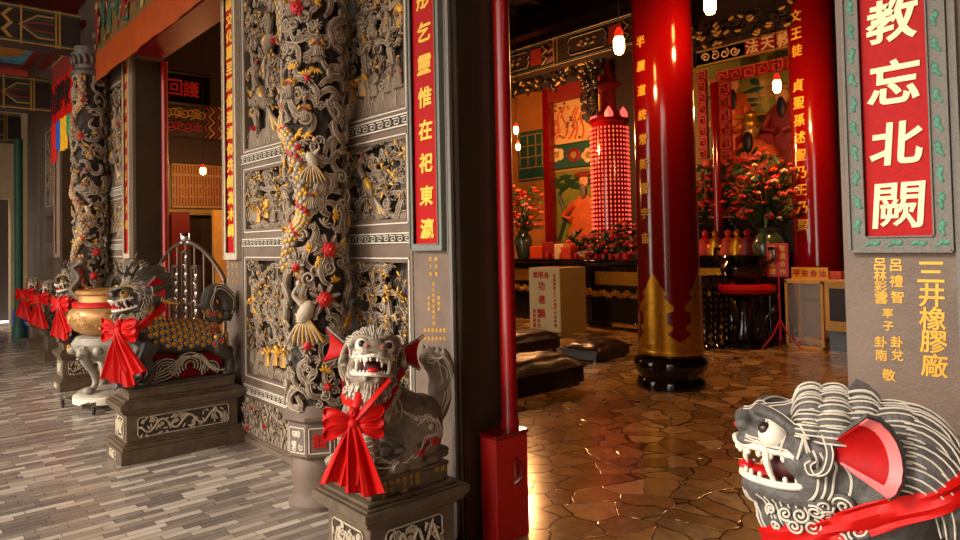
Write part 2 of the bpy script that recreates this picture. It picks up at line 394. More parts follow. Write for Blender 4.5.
# ------------------------------------------------------------------ relief carving
class Relief:
    def __init__(s, y0, y1, z0, z1, seed, back=D+.085, frame=True):
        s.y0, s.y1, s.z0, s.z1, s.b = y0, y1, z0, z1, back; s.r = random.Random(seed)
        s.items = []; s.S, s.G, s.P, s.R, s.E = MB(), MB(), MB(), MB(), MB()   # stone, gold, pale lines, red, green
        s.n = V((-1, 0, 0)); s.k = 1 if back > D+.05 else .4
    def single(s, name, fn, *a, **k):      # a carved figure, bird or flower as a part of its own
        old = (s.S, s.G, s.P, s.R, s.E); s.S, s.G, s.P, s.R, s.E = [MB() for _ in range(5)]; fn(*a, **k); m = MB()
        for i, q in enumerate((s.S, s.G, s.P, s.R, s.E)): m.add(q.v, q.f, i)
        s.S, s.G, s.P, s.R, s.E = old; s.items.append((name, m))
    def p(s, u, v, d=.03): return V((s.b-d*s.k, s.y1-u, s.z0+v))     # u to the right in view
    @property
    def w(s): return s.y1-s.y0
    @property
    def h(s): return s.z1-s.z0
    def branch(s, pts, r0, r1, d=.04, line=True):
        c = catmull([s.p(u, v, d+s.r.uniform(-.01, .012)) for u, v in pts], 5); n = len(c)
        rr = [lerp(r0, r1, i/(n-1))*s.r.uniform(.85, 1.2) for i in range(n)]
        s.S.tube(c, rr, 8)
        if line:
            for sg in (-1, 1):
                l = []
                for i in range(n):
                    t = (c[min(i+1, n-1)]-c[max(i-1, 0)]).normalized(); q = t.cross(s.n).normalized()
                    l.append(c[i]+q*rr[i]*.72*sg+s.n*rr[i]*.72)
                s.P.tube(l, .003, 4)
        return c
    def leaf(s, u, v, a, ln, gold=.3, d=.06, w=.36):
        t = MB_G = s.G if s.r.random() < gold else s.S
        c = s.p(u+cos(a)*ln/2, v+sin(a)*ln/2, d+s.r.uniform(-.012, .012))
        R = Matrix(((0, 0, -1), (-cos(a), sin(a), 0), (sin(a), cos(a), 0)))
        t.ell(c, (ln/2, ln*w/2, .007), R @ rotm(rx=s.r.uniform(-.5, .5), ry=s.r.uniform(-.4, .4)), 7, 5)
        if t is s.S:
            e = [s.p(u+cos(a)*ln*k, v+sin(a)*ln*k, d+.012) for k in (0, .5, .98)]; s.P.tube(e, .0018, 4)
    def cluster(s, u, v, sz, n=6, gold=.3):
        a0 = s.r.uniform(0, 6.28)
        for i in range(n): s.leaf(u, v, a0+i*6.28/n+s.r.uniform(-.3, .3), sz*s.r.uniform(.7, 1.2), gold, s.r.uniform(.045, .085))
    def curl(s, u, v, sz, turns=1.4, ph=0, mat='P', d=.05):
        c = spiral(s.p(u, v, d), (0, -1, 0), (0, 0, 1), sz, sz*.15, turns, 16, ph)
        s.S.tube(c, sz*.24, 6); s.P.tube([q+s.n*sz*.2 for q in c], max(.0018, sz*.07), 4)
    def flower(s, u, v, sz, red=True):
        m = s.R if red else s.P
        for k in range(3):
            for i in range(6):
                a = i*PI/3+k*.5; q = sz*(.62-.2*k)
                m.ell(s.p(u+cos(a)*q, v+sin(a)*q, .07+.01*k), (.008+.006*k, sz*.34, sz*.34), None, 7, 5)
        m.ell(s.p(u, v, .1), sz*.3, None, 7, 5)
    def bird(s, u, v, sz, f=1):
        R = Matrix.Rotation(-.6*f, 3, 'X')
        s.S.ell(s.p(u, v, .065), (sz*.2, sz*.26, sz*.42), R, 12, 8)
        s.G.ell(s.p(u+.02*f, v+.02, .085), (sz*.12, sz*.12, sz*.26), R, 10, 6)
        nk = catmull([s.p(u-f*sz*.16, v+sz*.3, .08), s.p(u-f*sz*.34, v+sz*.62, .09), s.p(u-f*sz*.2, v+sz*.86, .095)], 5)
        s.S.tube(nk, [sz*.12-.004*sz*i for i in range(len(nk))], 8); s.S.ell(nk[-1], sz*.13, None, 8, 6)
        s.G.tube([nk[-1], nk[-1]+V((-.01, f*sz*.24, -sz*.05))], [sz*.05, .001], 6)
        s.R.tube([nk[-1]+V((0, 0, sz*.1)), nk[-1]+V((-.005, f*-sz*.1, sz*.22))], [sz*.05, sz*.02], 6)
        for i in range(7):
            a = -1.1-.12*i if f > 0 else -2.1+.12*i
            e = catmull([s.p(u+f*sz*.2, v-sz*.25, .06), s.p(u+f*sz*(.4+.06*i), v-sz*(.55+.03*i), .06), s.p(u+f*sz*(.45+.12*i), v-sz*(1.15-.07*i), .05)], 4)
            (s.G if i % 2 else s.S).tube(e, [sz*.05]*(len(e)-1)+[.002], 6); s.P.tube([q+s.n*sz*.045 for q in e], .0017, 4)
        for i in range(9):
            s.P.tube([s.p(u+s.r.uniform(-.15, .2)*sz, v+s.r.uniform(-.25, .25)*sz, .065+sz*.2)]*1+[s.p(u+s.r.uniform(-.05, .1)*sz, v+s.r.uniform(-.3, .2)*sz, .06+sz*.19)], .0018, 4)
    def person(s, u, v, h, robe='S', red=False):
        m = {'S': s.S, 'G': s.G, 'R': s.R, 'E': s.E}[robe]; n = s.r.uniform(-.15, .15)
        c = s.p(u, v, .055)
        m.lathe(c, [(.001, 0), (h*.2, .005), (h*.17, h*.2), (h*.12, h*.48), (h*.15, h*.62), (h*.12, h*.74), (h*.05, h*.8)], 10, sx=.6)
        s.S.ell(c+V((-.004, n*h*.2, h*.88)), (h*.085, h*.08, h*.1), None, 8, 6); s.G.ell(c+V((0, n*h*.2, h*.98)), (h*.07, h*.08, h*.04), None, 8, 5)
        for sg in (-1, 1):
            q = catmull([c+V((0, sg*h*.13, h*.7)), c+V((-h*.06, sg*h*s.r.uniform(.2, .3), h*.52)), c+V((-h*.16, sg*h*s.r.uniform(.0, .22), h*s.r.uniform(.4, .75)))], 4)
            m.tube(q, [h*.06]*(len(q)-1)+[h*.075], 7); s.P.tube([x+V((-h*.06, 0, 0)) for x in q], .002, 4)
        for i in range(5):
            yy = (i-2)*h*.06; s.P.tube([c+V((-h*.095, yy, h*.5)), c+V((-h*.11, yy*1.4, h*.2)), c+V((-h*.12, yy*1.7, .012))], .002, 4)
        (s.R if red else s.G).lathe(c, [(h*.125, h*.45), (h*.14, h*.47), (h*.125, h*.5)], 10, sx=.62)
    def rocks(s, vtop, n=10):
        for i in range(n):
            u = s.w*(i+.5)/n+s.r.uniform(-.02, .02); hh = vtop*s.r.uniform(.5, 1.1)
            s.S.ell(s.p(u, hh*.35, .035), (.03, s.w/n*.9, hh*.75), rotm(rx=s.r.uniform(-.5, .5)), 8, 6)
            s.P.tube(catmull([s.p(u-s.w/n*.7, .01, .062), s.p(u-s.w/n*.3, hh*.75, .066), s.p(u+s.w/n*.4, hh*.9, .066), s.p(u+s.w/n*.7, .01, .06)], 4), .0024, 4)
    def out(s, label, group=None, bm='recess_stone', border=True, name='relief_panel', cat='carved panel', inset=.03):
        root = empty(name, (s.b, (s.y0+s.y1)/2, s.z0), 0, label, cat, group)
        o = V(root.location)
        for nm, mb in s.items:
            mb.v = [(min(max(x, s.b-.13), 9)-o.x, min(max(y, s.y0-.01), s.y1+.01)-o.y, min(max(z, s.z0-.004), s.z1+.004)-o.z) for x, y, z in mb.v]
            mb.build(nm, ['carved_stone', 'gold_paint', 'grey_line', 'red_paint', 'green_paint'], root)
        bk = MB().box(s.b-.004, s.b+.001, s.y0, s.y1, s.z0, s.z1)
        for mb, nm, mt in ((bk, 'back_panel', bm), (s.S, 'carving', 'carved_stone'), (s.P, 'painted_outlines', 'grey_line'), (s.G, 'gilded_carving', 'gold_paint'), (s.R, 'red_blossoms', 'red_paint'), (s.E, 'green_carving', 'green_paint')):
            if mb.v:
                mb.v = [(min(max(x, s.b-.13), 9), min(max(y, s.y0-.01), s.y1+.01), min(max(z, s.z0-.004), s.z1+.004)) for x, y, z in mb.v]
                mb.v = [(x-o.x, y-o.y, z-o.z) for x, y, z in mb.v]; q = mb.build(nm, mt, root)
                if nm == 'carving': q['label'] = 'dark grey stone carving'
        if border:
            fb = MB(); a = .0; t = .008
            for q in ((s.y0-inset, s.y1+inset, s.z0-inset, s.z0-inset+t), (s.y0-inset, s.y1+inset, s.z1+inset-t, s.z1+inset), (s.y0-inset, s.y0-inset+t, s.z0-inset, s.z1+inset), (s.y1+inset-t, s.y1+inset, s.z0-inset, s.z1+inset)):
                fb.box(D-.006, D+.002, *q)
            fb.v = [(x-o.x, y-o.y, z-o.z) for x, y, z in fb.v]; fb.build('border', 'pale_line', root, smooth=False)
        return root
def tree_scene(R, theme):
    r = R.r; w, h = R.w, R.h; k = min(w, .6)
    R.rocks(h*.12, 7)
    nt = 3
    for i in range(nt):
        u0 = w*(i+.5)/nt; pts = [(u0, 0)]; u = u0; v = 0
        while v < h*.86:
            v += h*.16; u = min(max(u+r.uniform(-.5, .5)*k*.3, .02), w-.02); pts.append((u, v))
        R.branch(pts, .036*k/.6, .018, .035)
        for j in range(2, len(pts)):
            for sg in (-1, 1):
                a, b = pts[j]; e = [(a, b), (a+sg*k*.12, b+h*.05*r.uniform(-.5, 1)), (a+sg*k*r.uniform(.18, .3), b+h*.07*r.uniform(-.8, 1))]
                R.branch(e, .02, .009, .05)
                R.cluster(min(max(e[2][0], .03), w-.03), e[2][1], .045, 6, .3)
                if r.random() < .4: R.curl(min(max(e[1][0], .03), w-.03), e[1][1]-.02, .026, 1.3, r.uniform(0, 6))
    area = w*h
    for i in range(int(area*90)): R.cluster(r.uniform(.03, w-.03), r.uniform(h*.2, h*.97), r.uniform(.025, .05), 5, .25)
    for i in range(int(area*60)): R.curl(r.uniform(.03, w-.03), r.uniform(h*.1, h*.95), r.uniform(.02, .042), 1.5, r.uniform(0, 6))
    if theme == 'figures':
        n = max(2, int(w/.13)); rows = max(1, int(h/.33))
        for j in range(rows):
            for i in range(n):
                R.single('carved_figure', R.person, w*(i+.5)/n+r.uniform(-.02, .02), h*(.08+.84*j/rows)+r.uniform(0, .04), min(.2, h*.42), r.choice('SSSGG'), r.random() < .5)
    if theme == 'bird':
        R.single('carved_bird', R.bird, w*.5, h*.45, min(w, h)*.42, 1)
    if theme == 'phoenix':
        R.single('carved_bird', R.bird, w*.4, h*.3, min(w, h)*.36, 1); R.single('carved_bird', R.bird, w*.55, h*.62, min(w, h)*.3, -1); R.single('carved_flower', R.flower, w*.7, h*.62, .035); R.single('carved_flower', R.flower, w*.2, h*.12, .03)
def panel(y0, y1, z0, z1, seed, theme, label, group=None):
    R = Relief(y0, y1, z0, z1, seed); tree_scene(R, theme)
    if theme == 'figures' and z1 < 1.6:
        for i in range(6): R.leaf(R.r.uniform(.05, R.w-.05), R.h*R.r.uniform(.3, .9), R.r.uniform(0, 3), .06, 1)
    if label.find('green') > 0:
        c = catmull([R.p(R.w*.62, R.h*.36, .1), R.p(R.w*.72, R.h*.46, .11), R.p(R.w*.86, R.h*.5, .1), R.p(R.w*.84, R.h*.42, .1)], 5); R.E.tube(c, [.016]*len(c), 8)
        R.E.ell(R.p(R.w*.9, R.h*.2, .1), (.02, .03, .05), None, 8, 6); R.R.ell(R.p(R.w*.82, R.h*.3, .1), .02, None, 8, 6)
    return R.out(label, group)
WA = ' on the wall beside the open doorway'
panel(R1[0], R1[1], *ROWS[3], 11, 'figures', 'tall carved stone panel of gilded figures and trees, right of the near dragon column')
panel(R1[0], R1[1], *ROWS[2], 12, 'bird', 'small carved stone panel with a bird under branches, right of the near dragon column')
panel(R1[0], R1[1], *ROWS[1], 13, 'tree', 'carved stone panel of twisted trees with a green dragon detail behind the front lion')
panel(L1[0], L1[1], *ROWS[3], 14, 'phoenix', 'tall carved stone panel of a gold phoenix, left of the near dragon column')
panel(L1[0], L1[1], *ROWS[2], 15, 'figures', 'small carved stone panel of figures in trees, left of the near dragon column')
panel(L1[0], L1[1], *ROWS[1], 16, 'figures', 'large carved stone panel of gilded warriors beside the near carved column')
panel(R2[0], R2[1], *ROWS[3], 21, 'phoenix', 'tall dark carved panel with red flowers right of the far dragon column')
panel(R2[0], R2[1], *ROWS[2], 22, 'figures', 'small dark carved panel right of the far dragon column')
panel(R2[0], R2[1], *ROWS[1], 23, 'tree', 'low carved panel behind the incense burner, right of the far dragon column')
panel(13.65, 14.5, *ROWS[3], 24, 'tree', 'tall narrow carved panel at the far end of the facade')
# vine strips at the foot
for ya, yb, lb in ((4.8, 5.7, 'pale vine carving strip at the wall foot left of the near dragon column'), (3.3, 3.75, 'pale vine carving strip at the wall foot behind the front lion pedestal')):
    R = Relief(ya, yb, *ROWS[0], 31+int(ya), back=D-.003); r = R.r
    for i in range(int(R.w/.055)):
        u = .04+i*.055; R.branch([(u, .02), (u+r.uniform(-.03, .03), .12), (u+r.uniform(-.04, .04), .22), (u+r.uniform(-.03, .03), .3)], .01, .006, .012)
        for v in (.08, .17, .25): R.cluster(u+r.uniform(-.02, .02), v+r.uniform(-.03, .03), .035, 5, .02); R.curl(u+r.uniform(-.02, .02), v, .02, 1.4, r.uniform(0, 6))
    for u, v in ((R.w*.12, .06), (R.w*.25, .24), (R.w*.5, .14)): R.single('carved_flower', R.flower, u, v, .02)
    R.P, R.S = R.P, R.S
    R.out(lb, border=True, inset=.012, bm='wall_stone')
# ------------------------------------------------------------------ couplet plaques
def plaque(y0, y1, zb, zt, fr, text, ztop, step, size, tm, label, jade=False, bold=.035, border='frame_granite', sx=1.0, prj=.03, slant=.08):
    root = empty('couplet_plaque', (D, (y0+y1)/2, zb), 0, label, 'wall plaque'); o = V(root.location)
    f = MB(); x0 = D-prj
    for q in ((y0, y0+fr, zb, zt), (y1-fr, y1, zb, zt), (y0+fr, y1-fr, zb, zb+fr), (y0+fr, y1-fr, zt-fr, zt)): f.box(x0, D, *q)
    e = .004
    for q in ((y0-e, y0+e, zb, zt), (y1-e, y1+e, zb, zt), (y0, y1, zb-e, zb+e), (y0+fr-e, y0+fr, zb+fr, zt-fr), (y1-fr, y1-fr+e, zb+fr, zt-fr), (y0+fr, y1-fr, zb+fr-e, zb+fr)): f.box(x0-.008, D, *q)
    f.v = [tuple(V(p)-o) for p in f.v]; f.build('frame', border, root, smooth=False)
    b = MB().box(D-prj*.55, D, y0+fr, y1-fr, zb+fr, zt-fr); b.v = [tuple(V(p)-o) for p in b.v]; b.build('red_field', 'plaque_red', root, smooth=False)
    t = MB(); column_text(t, text, (D-prj*.55, (y0+y1)/2, ztop), step, (0, -1, 0), (0, 0, 1), (-1, 0, 0), size, bold=bold, depth=.005, sx=sx, slant=slant)
    t.v = [tuple(V(p)-o) for p in t.v]; t.build('characters', tm, root)
    if jade:
        j = MB(); r = random.Random(5)
        def motif(cy, cz, s, a):
            R = Matrix.Rotation(a, 3, 'X')
            for dy, dz, ry, rz, q in ((0, s*.35, .3, .42, 0), (.12, -.1, .34, .3, .6), (-.1, -.5, .2, .42, -.5), (.18, .72, .16, .2, .8)):
                c = V((x0-.0005, cy, cz)) + R @ V((0, dy*s, dz*s if dz != s*.35 else dz)); j.ell(c, (.004, ry*s, rz*s), R @ Matrix.Rotation(q, 3, 'X'), 10, 6)
        z = zb+fr+.02
        while z < zt:
            motif(y0+fr/2, z+r.uniform(-.004, .004), fr*.62, r.uniform(-.3, .3)); motif(y1-fr/2, z+.012, fr*.62, r.uniform(-.3, .3)+PI*(r.random() < .5)); z += fr*1.65
        y = y0+fr*.5
        while y < y1-fr*.3: motif(y, zb+fr/2, fr*.55, PI/2+r.uniform(-.2, .2)); y += fr*1.35
        j.v = [tuple(V(p)-o) for p in j.v]; j.build('jade_scrollwork', 'jade_paint', root)
    return root
plaque(2.968, 3.262, 1.565, 4.3, .034, '彤乞靈惟在祀東瀛', 2.975, .1845, .115, 'yellow_character', 'red stone couplet plaque with large gold characters left of the open doorway', sx=1.1)
plaque(.612, .888, 1.548, 3.9, .0465, '教忘北闕', 2.252, .1885, .138, 'cream_character', 'wide red couplet plaque with cream characters and jade scroll border, right of the doorway', jade=True, bold=.03, border='grey_granite', sx=1.05, prj=.022)
plaque(5.775, 6.07, 1.5, 4.3, .055, '鎮文化重至乘像道通似先師為木鐸', 3.72, .141, .115, 'yellow_character', 'narrow red couplet plaque at the near edge of the middle doorway', sx=1.5, border='grey_line')
plaque(9.03, 9.32, 1.5, 4.3, .055, '文武聖神開泰運日月光華', 3.9, .2, .12, 'gold_paint', 'narrow red couplet plaque at the far edge of the middle doorway', sx=1.5, border='grey_line')
plaque(13.32, 13.6, 1.5, 4.3, .055, '', 3.9, .2, .12, 'gold_paint', 'distant narrow red plaque on the last facade wall', border='grey_line')
# donor inscriptions cut in the stone
def inscribe(wall, cols, x=D, mt='gold_paint', nm='inscription'):
    t = MB()
    for s, y, ztop, step, size in cols: column_text(t, s, (x, y, ztop), step, (0, -1, 0), (0, 0, 1), (-1, 0, 0), size, bold=.018, depth=.002, slant=.05)
    local_parent(t.build(nm, mt, wall), wall)
def zat(px, py): q = at(px, py, 'X', D); return q.y, q.z
def icol(s, px, py0, py1, size):
    y, z0 = zat(px, py0); _, z1 = zat(px, py1); n = len(s)
    return (s, y, z0, (z0-z1)/max(1, n-1), size)
inscribe(w0, [icol('三井橡膠廠', 931, 272, 365, .07), icol('呂禮智', 896, 265, 297, .037), icol('呂林彩雲', 880, 264, 298, .037), icol('率子', 888, 313, 326, .03), icol('卦兌', 897, 342, 355, .035), icol('卦南', 881, 342, 355, .035), icol('敬', 889, 375, 380, .038)])
inscribe(w1, [icol('信士林', 430.6, 259, 274, .024), icol('陳氏敬', 436.3, 259, 274, .024), icol('信士林陳王敬叩謝', 433.5, 284, 323, .022), icol('李吳蔡', 429, 298, 309, .022), icol('黃許鄭', 439, 298, 309, .022)] +
    [icol('福祿', 425+3.9*k, 330+.1*k, 338.5, .022) for k in range(6)] + [icol('敬', 431, 350, 351, .024), icol('獻', 438, 350, 351, .024)] +
    [icol('臺北信士弟子林金生', 412.6, 258, 318, .022), icol('臺北市松山區弟子陳', 448.6, 60, 110, .026)])
inscribe(w1, [icol('陳林金玉', 228, 260, 280, .03), icol('弟子敬獻', 232.5, 258, 282, .03), icol('李四海叩', 237, 258, 282, .03)])
# ------------------------------------------------------------------ dragon columns
def dragon_column(c, r0, seed, zt, lab, q=1.0, face=None):
    r = random.Random(seed); root = empty('dragon_column', (c[0], c[1], 0), 0, lab, 'carved column'); root['kind'] = 'thing'
    fa = math.atan2(-c[1], -c[0]) if face is None else face
    def P(a, z, rr): return V((cos(fa+a)*rr, sin(fa+a)*rr, z))     # a > 0 turns towards the right in view
    zb = .62
    b = MB(); b.lathe((0, 0, 0), [(.19, 0), (.195, .03), (.17, .06), (.16, .1), (.175, .2), (.17, .27), (.15, .31)], 40, 0)
    b.lathe((0, 0, 0), [(.18, .31), (.2, .33), (.2, .52), (.19, .53)], 8, 0, ph=fa+PI/8)
    b.lathe((0, 0, 0), [(.2, .53), (.228, .55), (.228, .57), (.2, .6), (.18, .63)], 8, 0, ph=fa+PI/8)
    b.build('base', 'wall_stone', root)
    pn = MB()
    for k in range(8):
        a = k*PI/4; n = V((cos(fa+a), sin(fa+a), 0)); t = V((-n.y, n.x, 0)); cc = n*.187+V((0, 0, .425))
        for i in range(9):
            u, v = r.uniform(-.045, .045), r.uniform(-.06, .06)
            if k % 2: pn.tube(spiral(cc+t*u+V((0, 0, v)), t, V((0, 0, 1)), .022, .003, 1.4, 12, r.uniform(0, 6)), .004, 5, 0)
        for w_ in (-1, 1): pn.tube([cc+t*.062*w_+V((0, 0, -.075)), cc+t*.062*w_+V((0, 0, .075))], .0035, 4, 0); pn.tube([cc-t*.062+V((0, 0, .075*w_)), cc+t*.062+V((0, 0, .075*w_))], .0035, 4, 0)
        if k % 2 == 0: put_char(pn, '囍', cc, t*(1), (0, 0, 1), n, .085, depth=.006, bold=.03, mi=1)
    pn.build('base_ornament', ['pale_line', 'red_paint'], root)
    co_ = MB(); NA, NZ = int(72*q), int(230*q)
    rs = []
    for i in range(NZ+1):
        z = lerp(zb, zt, i/NZ); ring = []
        for k in range(NA):
            a = 2*PI*k/NA; x = V((cos(a)*.55, sin(a)*.55, z))
            d = noise.noise(x*9)*.5+noise.noise(x*19+V((3, 1, 7)))*.35
            ring.append(V((cos(a), sin(a), 0))*(r0*.78+.035*d)+V((0, 0, z)))
        rs.append(ring)
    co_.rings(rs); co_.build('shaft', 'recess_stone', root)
    S, L, G, RD, W = MB(), MB(), MB(), MB(), MB()
    def ribbon(pts, w, rim=True, m=None):
        c_ = catmull(pts, 5); n = len(c_); rr = [w*(.55+.45*sin(PI*min(1, max(0, i/(n-1))))) for i in range(n)]
        (m or S).tube(c_, rr, 8)
        if rim:
            for sg in (-1, 1):
                l = []
                for i in range(n):
                    nn = V((c_[i].x, c_[i].y, 0)).normalized(); t = (c_[min(i+1, n-1)]-c_[max(i-1, 0)]).normalized(); s_ = t.cross(nn).normalized()
                    l.append(c_[i]+s_*rr[i]*.75*sg+nn*rr[i]*.66)
                L.tube(l, .0034, 4)
    # cloud bands winding over the shaft
    nb = int(150*q)
    for i in range(nb):
        a, z = r.uniform(-2.2, 2.2), lerp(zb+.05, zt-.05, (i+r.random())/nb); d = r.choice((-1, 1)); pts = []
        th = r.uniform(0, 6.28)
        for k in range(6):
            pts.append(P(a, z, r0*r.uniform(.84, .98))); th += d*r.uniform(.3, 1.0); a += cos(th)*.3; z += sin(th)*.055
            z = min(max(z, zb), zt)
        ribbon(pts, r.uniform(.016, .03))
    for i in range(int(190*q)):     # cloud curls
        a, z = r.uniform(-2.0, 2.0), r.uniform(zb, zt); rr = r0*r.uniform(.92, 1.02)
        cc = P(a, z, rr); n = V((cos(fa+a), sin(fa+a), 0)); t = V((-n.y, n.x, 0)); sz = r.uniform(.02, .045)
        sp = spiral(cc, t, V((0, 0, 1)), sz, sz*.15, r.choice((-1.4, 1.4)), 16, r.uniform(0, 6)); S.tube(sp, sz*.26, 6); L.tube([x+n*sz*.22 for x in sp], max(.002, sz*.09), 4)
    for i in range(int(130*q)):     # leaf sprays
        a, z = r.uniform(-1.9, 1.9), r.uniform(zb, zt); n = V((cos(fa+a), sin(fa+a), 0)); t = V((-n.y, n.x, 0)); g = r.random() < .3
        th0 = r.uniform(0, 6)
        for k in range(5):
            th = th0+k*.6; ln = r.uniform(.03, .05); dr = (t*cos(th)+V((0, 0, sin(th)))); cc = P(a, z, r0*.98)+dr*ln*.6+n*.006
            Rm = Matrix((dr, n.cross(dr), n)).transposed(); (G if g else S).ell(cc, (ln*.55, ln*.2, .008), Rm, 7, 5)
            if not g: L.tube([P(a, z, r0)+n*.01, cc+dr*ln*.5+n*.006], .002, 4)
    # scaled dragon body winding upwards
    body = []; zs0, zs1 = 1.45, zt-.05; turns = 1.35
    nn_ = int(150*q)
    for i in range(nn_+1):
        t = i/nn_; body.append(P(-1.35+.95*sin(t*2*PI*turns*1.0), lerp(zs0, zs1, t)+.06*sin(t*26), r0*.9))
    br = [.05]*len(body)
    DB = MB(); DB.tube(body, br, 12); DB.build('dragon_body', 'carved_stone', root)
    SC = MB()
    for i in range(1, len(body)-1):
        d = (body[i+1]-body[i-1]).normalized(); out_ = V((body[i].x, body[i].y, 0)).normalized(); s_ = d.cross(out_).normalized(); out_ = s_.cross(d)
        for k in range(-2, 3):
            if (i+k) % 2: continue
            a = k*.55; n = out_*cos(a)+s_*sin(a); cc = body[i]+n*.05; Rm = Matrix((d, n.cross(d), n)).transposed()
            SC.ell(cc, (.017, .015, .006), Rm, 6, 4, mi=(2 if (i+k) % 7 == 0 else 1 if (i*3+k) % 4 == 0 else 0))
    SC.build('dragon_scales', ['grey_line', 'gold_paint', 'red_paint'], root)
    def merged(name, *ms):
        m = MB()
        for i, q in enumerate(ms): m.add(q.v, q.f, i)
        m.build(name, ['carved_stone', 'grey_line', 'gold_paint', 'red_paint', 'grey_line'], root)
    main = (S, L, G, RD, W)
    # red peonies with leaves
    for a, z, sz in ((.35, 1.575, .052), (.2, 1.275, .052), (-.62, 1.47, .03), (-.3, 1.0, .03), (-.5, 3.05, .05), (-.2, 2.62, .022), (.25, .75, .025), (-.5, 2.2, .022), (-.4, 3.5, .04)):
        S, L, G, RD, W = [MB() for _ in range(5)]; n = V((cos(fa+a), sin(fa+a), 0)); t = V((-n.y, n.x, 0)); cc = P(a, z, r0*1.03)
        for k in range(8):
            th = k*PI/4+.3; dr = t*cos(th)+V((0, 0, sin(th))); Rm = Matrix((dr, n.cross(dr), n)).transposed()
            S.ell(cc+dr*sz*1.25-n*.004, (sz*.75, sz*.34, .007), Rm, 8, 5); L.tube([cc+dr*sz*.8+n*.006, cc+dr*sz*1.9+n*.004], .0025, 4)
        for lay in range(3):
            for k in range(6):
                th = k*PI/3+lay*.5; dr = t*cos(th)+V((0, 0, sin(th))); qd = sz*(.6-.19*lay); Rm = Matrix((dr, n.cross(dr), (n*1.0+dr*-.3).normalized())).transposed()
                RD.ell(cc+dr*qd+n*(.008+.011*lay), (sz*.42, sz*.36, sz*.16), Rm, 9, 6)
        RD.ell(cc+n*.035, sz*.26, None, 9, 6); merged('red_peony', S, L, G, RD, W)
    # small figures in the clouds
    for a, z, h_ in ((-.55, 1.95, .2), (-.15, 1.82, .17), (-.8, 2.5, .19), (-.3, 2.35, .16), (-1.0, 1.62, .16), (.1, 2.75, .16), (-.7, 3.0, .18)):
        S, L, G, RD, W = [MB() for _ in range(5)]; n = V((cos(fa+a), sin(fa+a), 0)); t = V((-n.y, n.x, 0)); cc = P(a, z, r0*.98)
        S.lathe(cc, [(.001, 0), (h_*.2, .005), (h_*.15, h_*.25), (h_*.12, h_*.5), (h_*.15, h_*.63), (h_*.05, h_*.78)], 10); S.ell(cc+V((0, 0, h_*.87))+n*.004, (h_*.09, h_*.09, h_*.11), None, 8, 6)
        G.ell(cc+V((0, 0, h_*.97)), (h_*.09, h_*.09, h_*.045), None, 8, 5); RD.lathe(cc, [(h_*.125, h_*.47), (h_*.14, h_*.5), (h_*.13, h_*.53)], 10)
        for sg in (-1, 1):
            e = catmull([cc+t*sg*h_*.13+V((0, 0, h_*.66)), cc+t*sg*h_*.25+n*h_*.1+V((0, 0, h_*.5)), cc+t*sg*h_*.12+n*h_*.22+V((0, 0, h_*.62))], 4); G.tube(e, h_*.05, 6)
        for k in range(5): L.tube([cc+t*(k-2)*h_*.05+n*h_*.14+V((0, 0, h_*.42)), cc+t*(k-2)*h_*.09+n*h_*.19+V((0, 0, .01))], .0022, 4)
        merged('carved_figure', S, L, G, RD, W)
    # crane with spread feathers
    for a, z, sz, f in ((-.35, 1.2, .22, -1), (-.1, 2.12, .15, 1)):
        S, L, G, RD, W = [MB() for _ in range(5)]; n = V((cos(fa+a), sin(fa+a), 0)); t = V((-n.y, n.x, 0)); cc = P(a, z, r0*1.05)
        W.ell(cc, (sz*.22, sz*.22, sz*.36), Matrix((n, t, V((0, 0, 1)))).transposed() @ Matrix.Rotation(.5*f, 3, 'X'), 12, 8)
        e = catmull([cc+V((0, 0, sz*.25))+t*f*sz*.1, cc+t*f*sz*.3+V((0, 0, sz*.5))+n*.02, cc+t*f*sz*.12+V((0, 0, sz*.8))+n*.03], 5); W.tube(e, [sz*.1-.002*k for k in range(len(e))], 8); W.ell(e[-1], sz*.1, None, 8, 6)
        G.tube([e[-1], e[-1]+t*f*sz*-.22-V((0, 0, sz*.04))+n*.01], [sz*.04, .001], 6); RD.ell(e[-1]+V((0, 0, sz*.09)), sz*.05, None, 6, 5)
        for k in range(8):
            ee = catmull([cc-V((0, 0, sz*.1)), cc+t*(k-3.5)*sz*.08*1.2-V((0, 0, sz*.5))+n*.015, cc+t*(k-3.5)*sz*.15-V((0, 0, sz*(.95-.03*abs(k-3.5))))], 4)
            (G if k % 2 else W).tube(ee, [sz*.045]*(len(ee)-1)+[.002], 6); L.tube([x+n*sz*.045 for x in ee], .002, 4)
        merged('carved_crane', S, L, G, RD, W)
    S, L, G, RD, W = main
    S.build('cloud_carving', 'carved_stone', root)
    L.build('painted_outlines', 'grey_line', root)['label'] = 'pale painted outlines of the carving'
    G.build('gilded_carving', 'gold_paint', root); None
    cp = MB(); cp.lathe((0, 0, 0), [(r0*.8, zt-.02), (r0*1.08, zt), (r0*1.08, zt+.05), (r0*.82, zt+.09), (r0*.85, zt+.18), (r0*1.1, zt+.3), (r0*1.12, zt+.36)], 32)
    for k in range(16):
        a = k*PI/8; cp.ell((cos(a)*r0*.96, sin(a)*r0*.96, zt+.2), (.03, .03, .07), None, 7, 5)
    cp.build('capital', 'wall_stone_dark', root)
    return root
dragon_column((2.12, 4.0), .2, 3, 3.85, 'stone column carved with dragon, clouds and red peonies behind the front lion')
dragon_column((2.12, 10.1), .2, 4, 3.85, 'dark carved dragon column farther along the facade beside the middle doorway', q=.6)
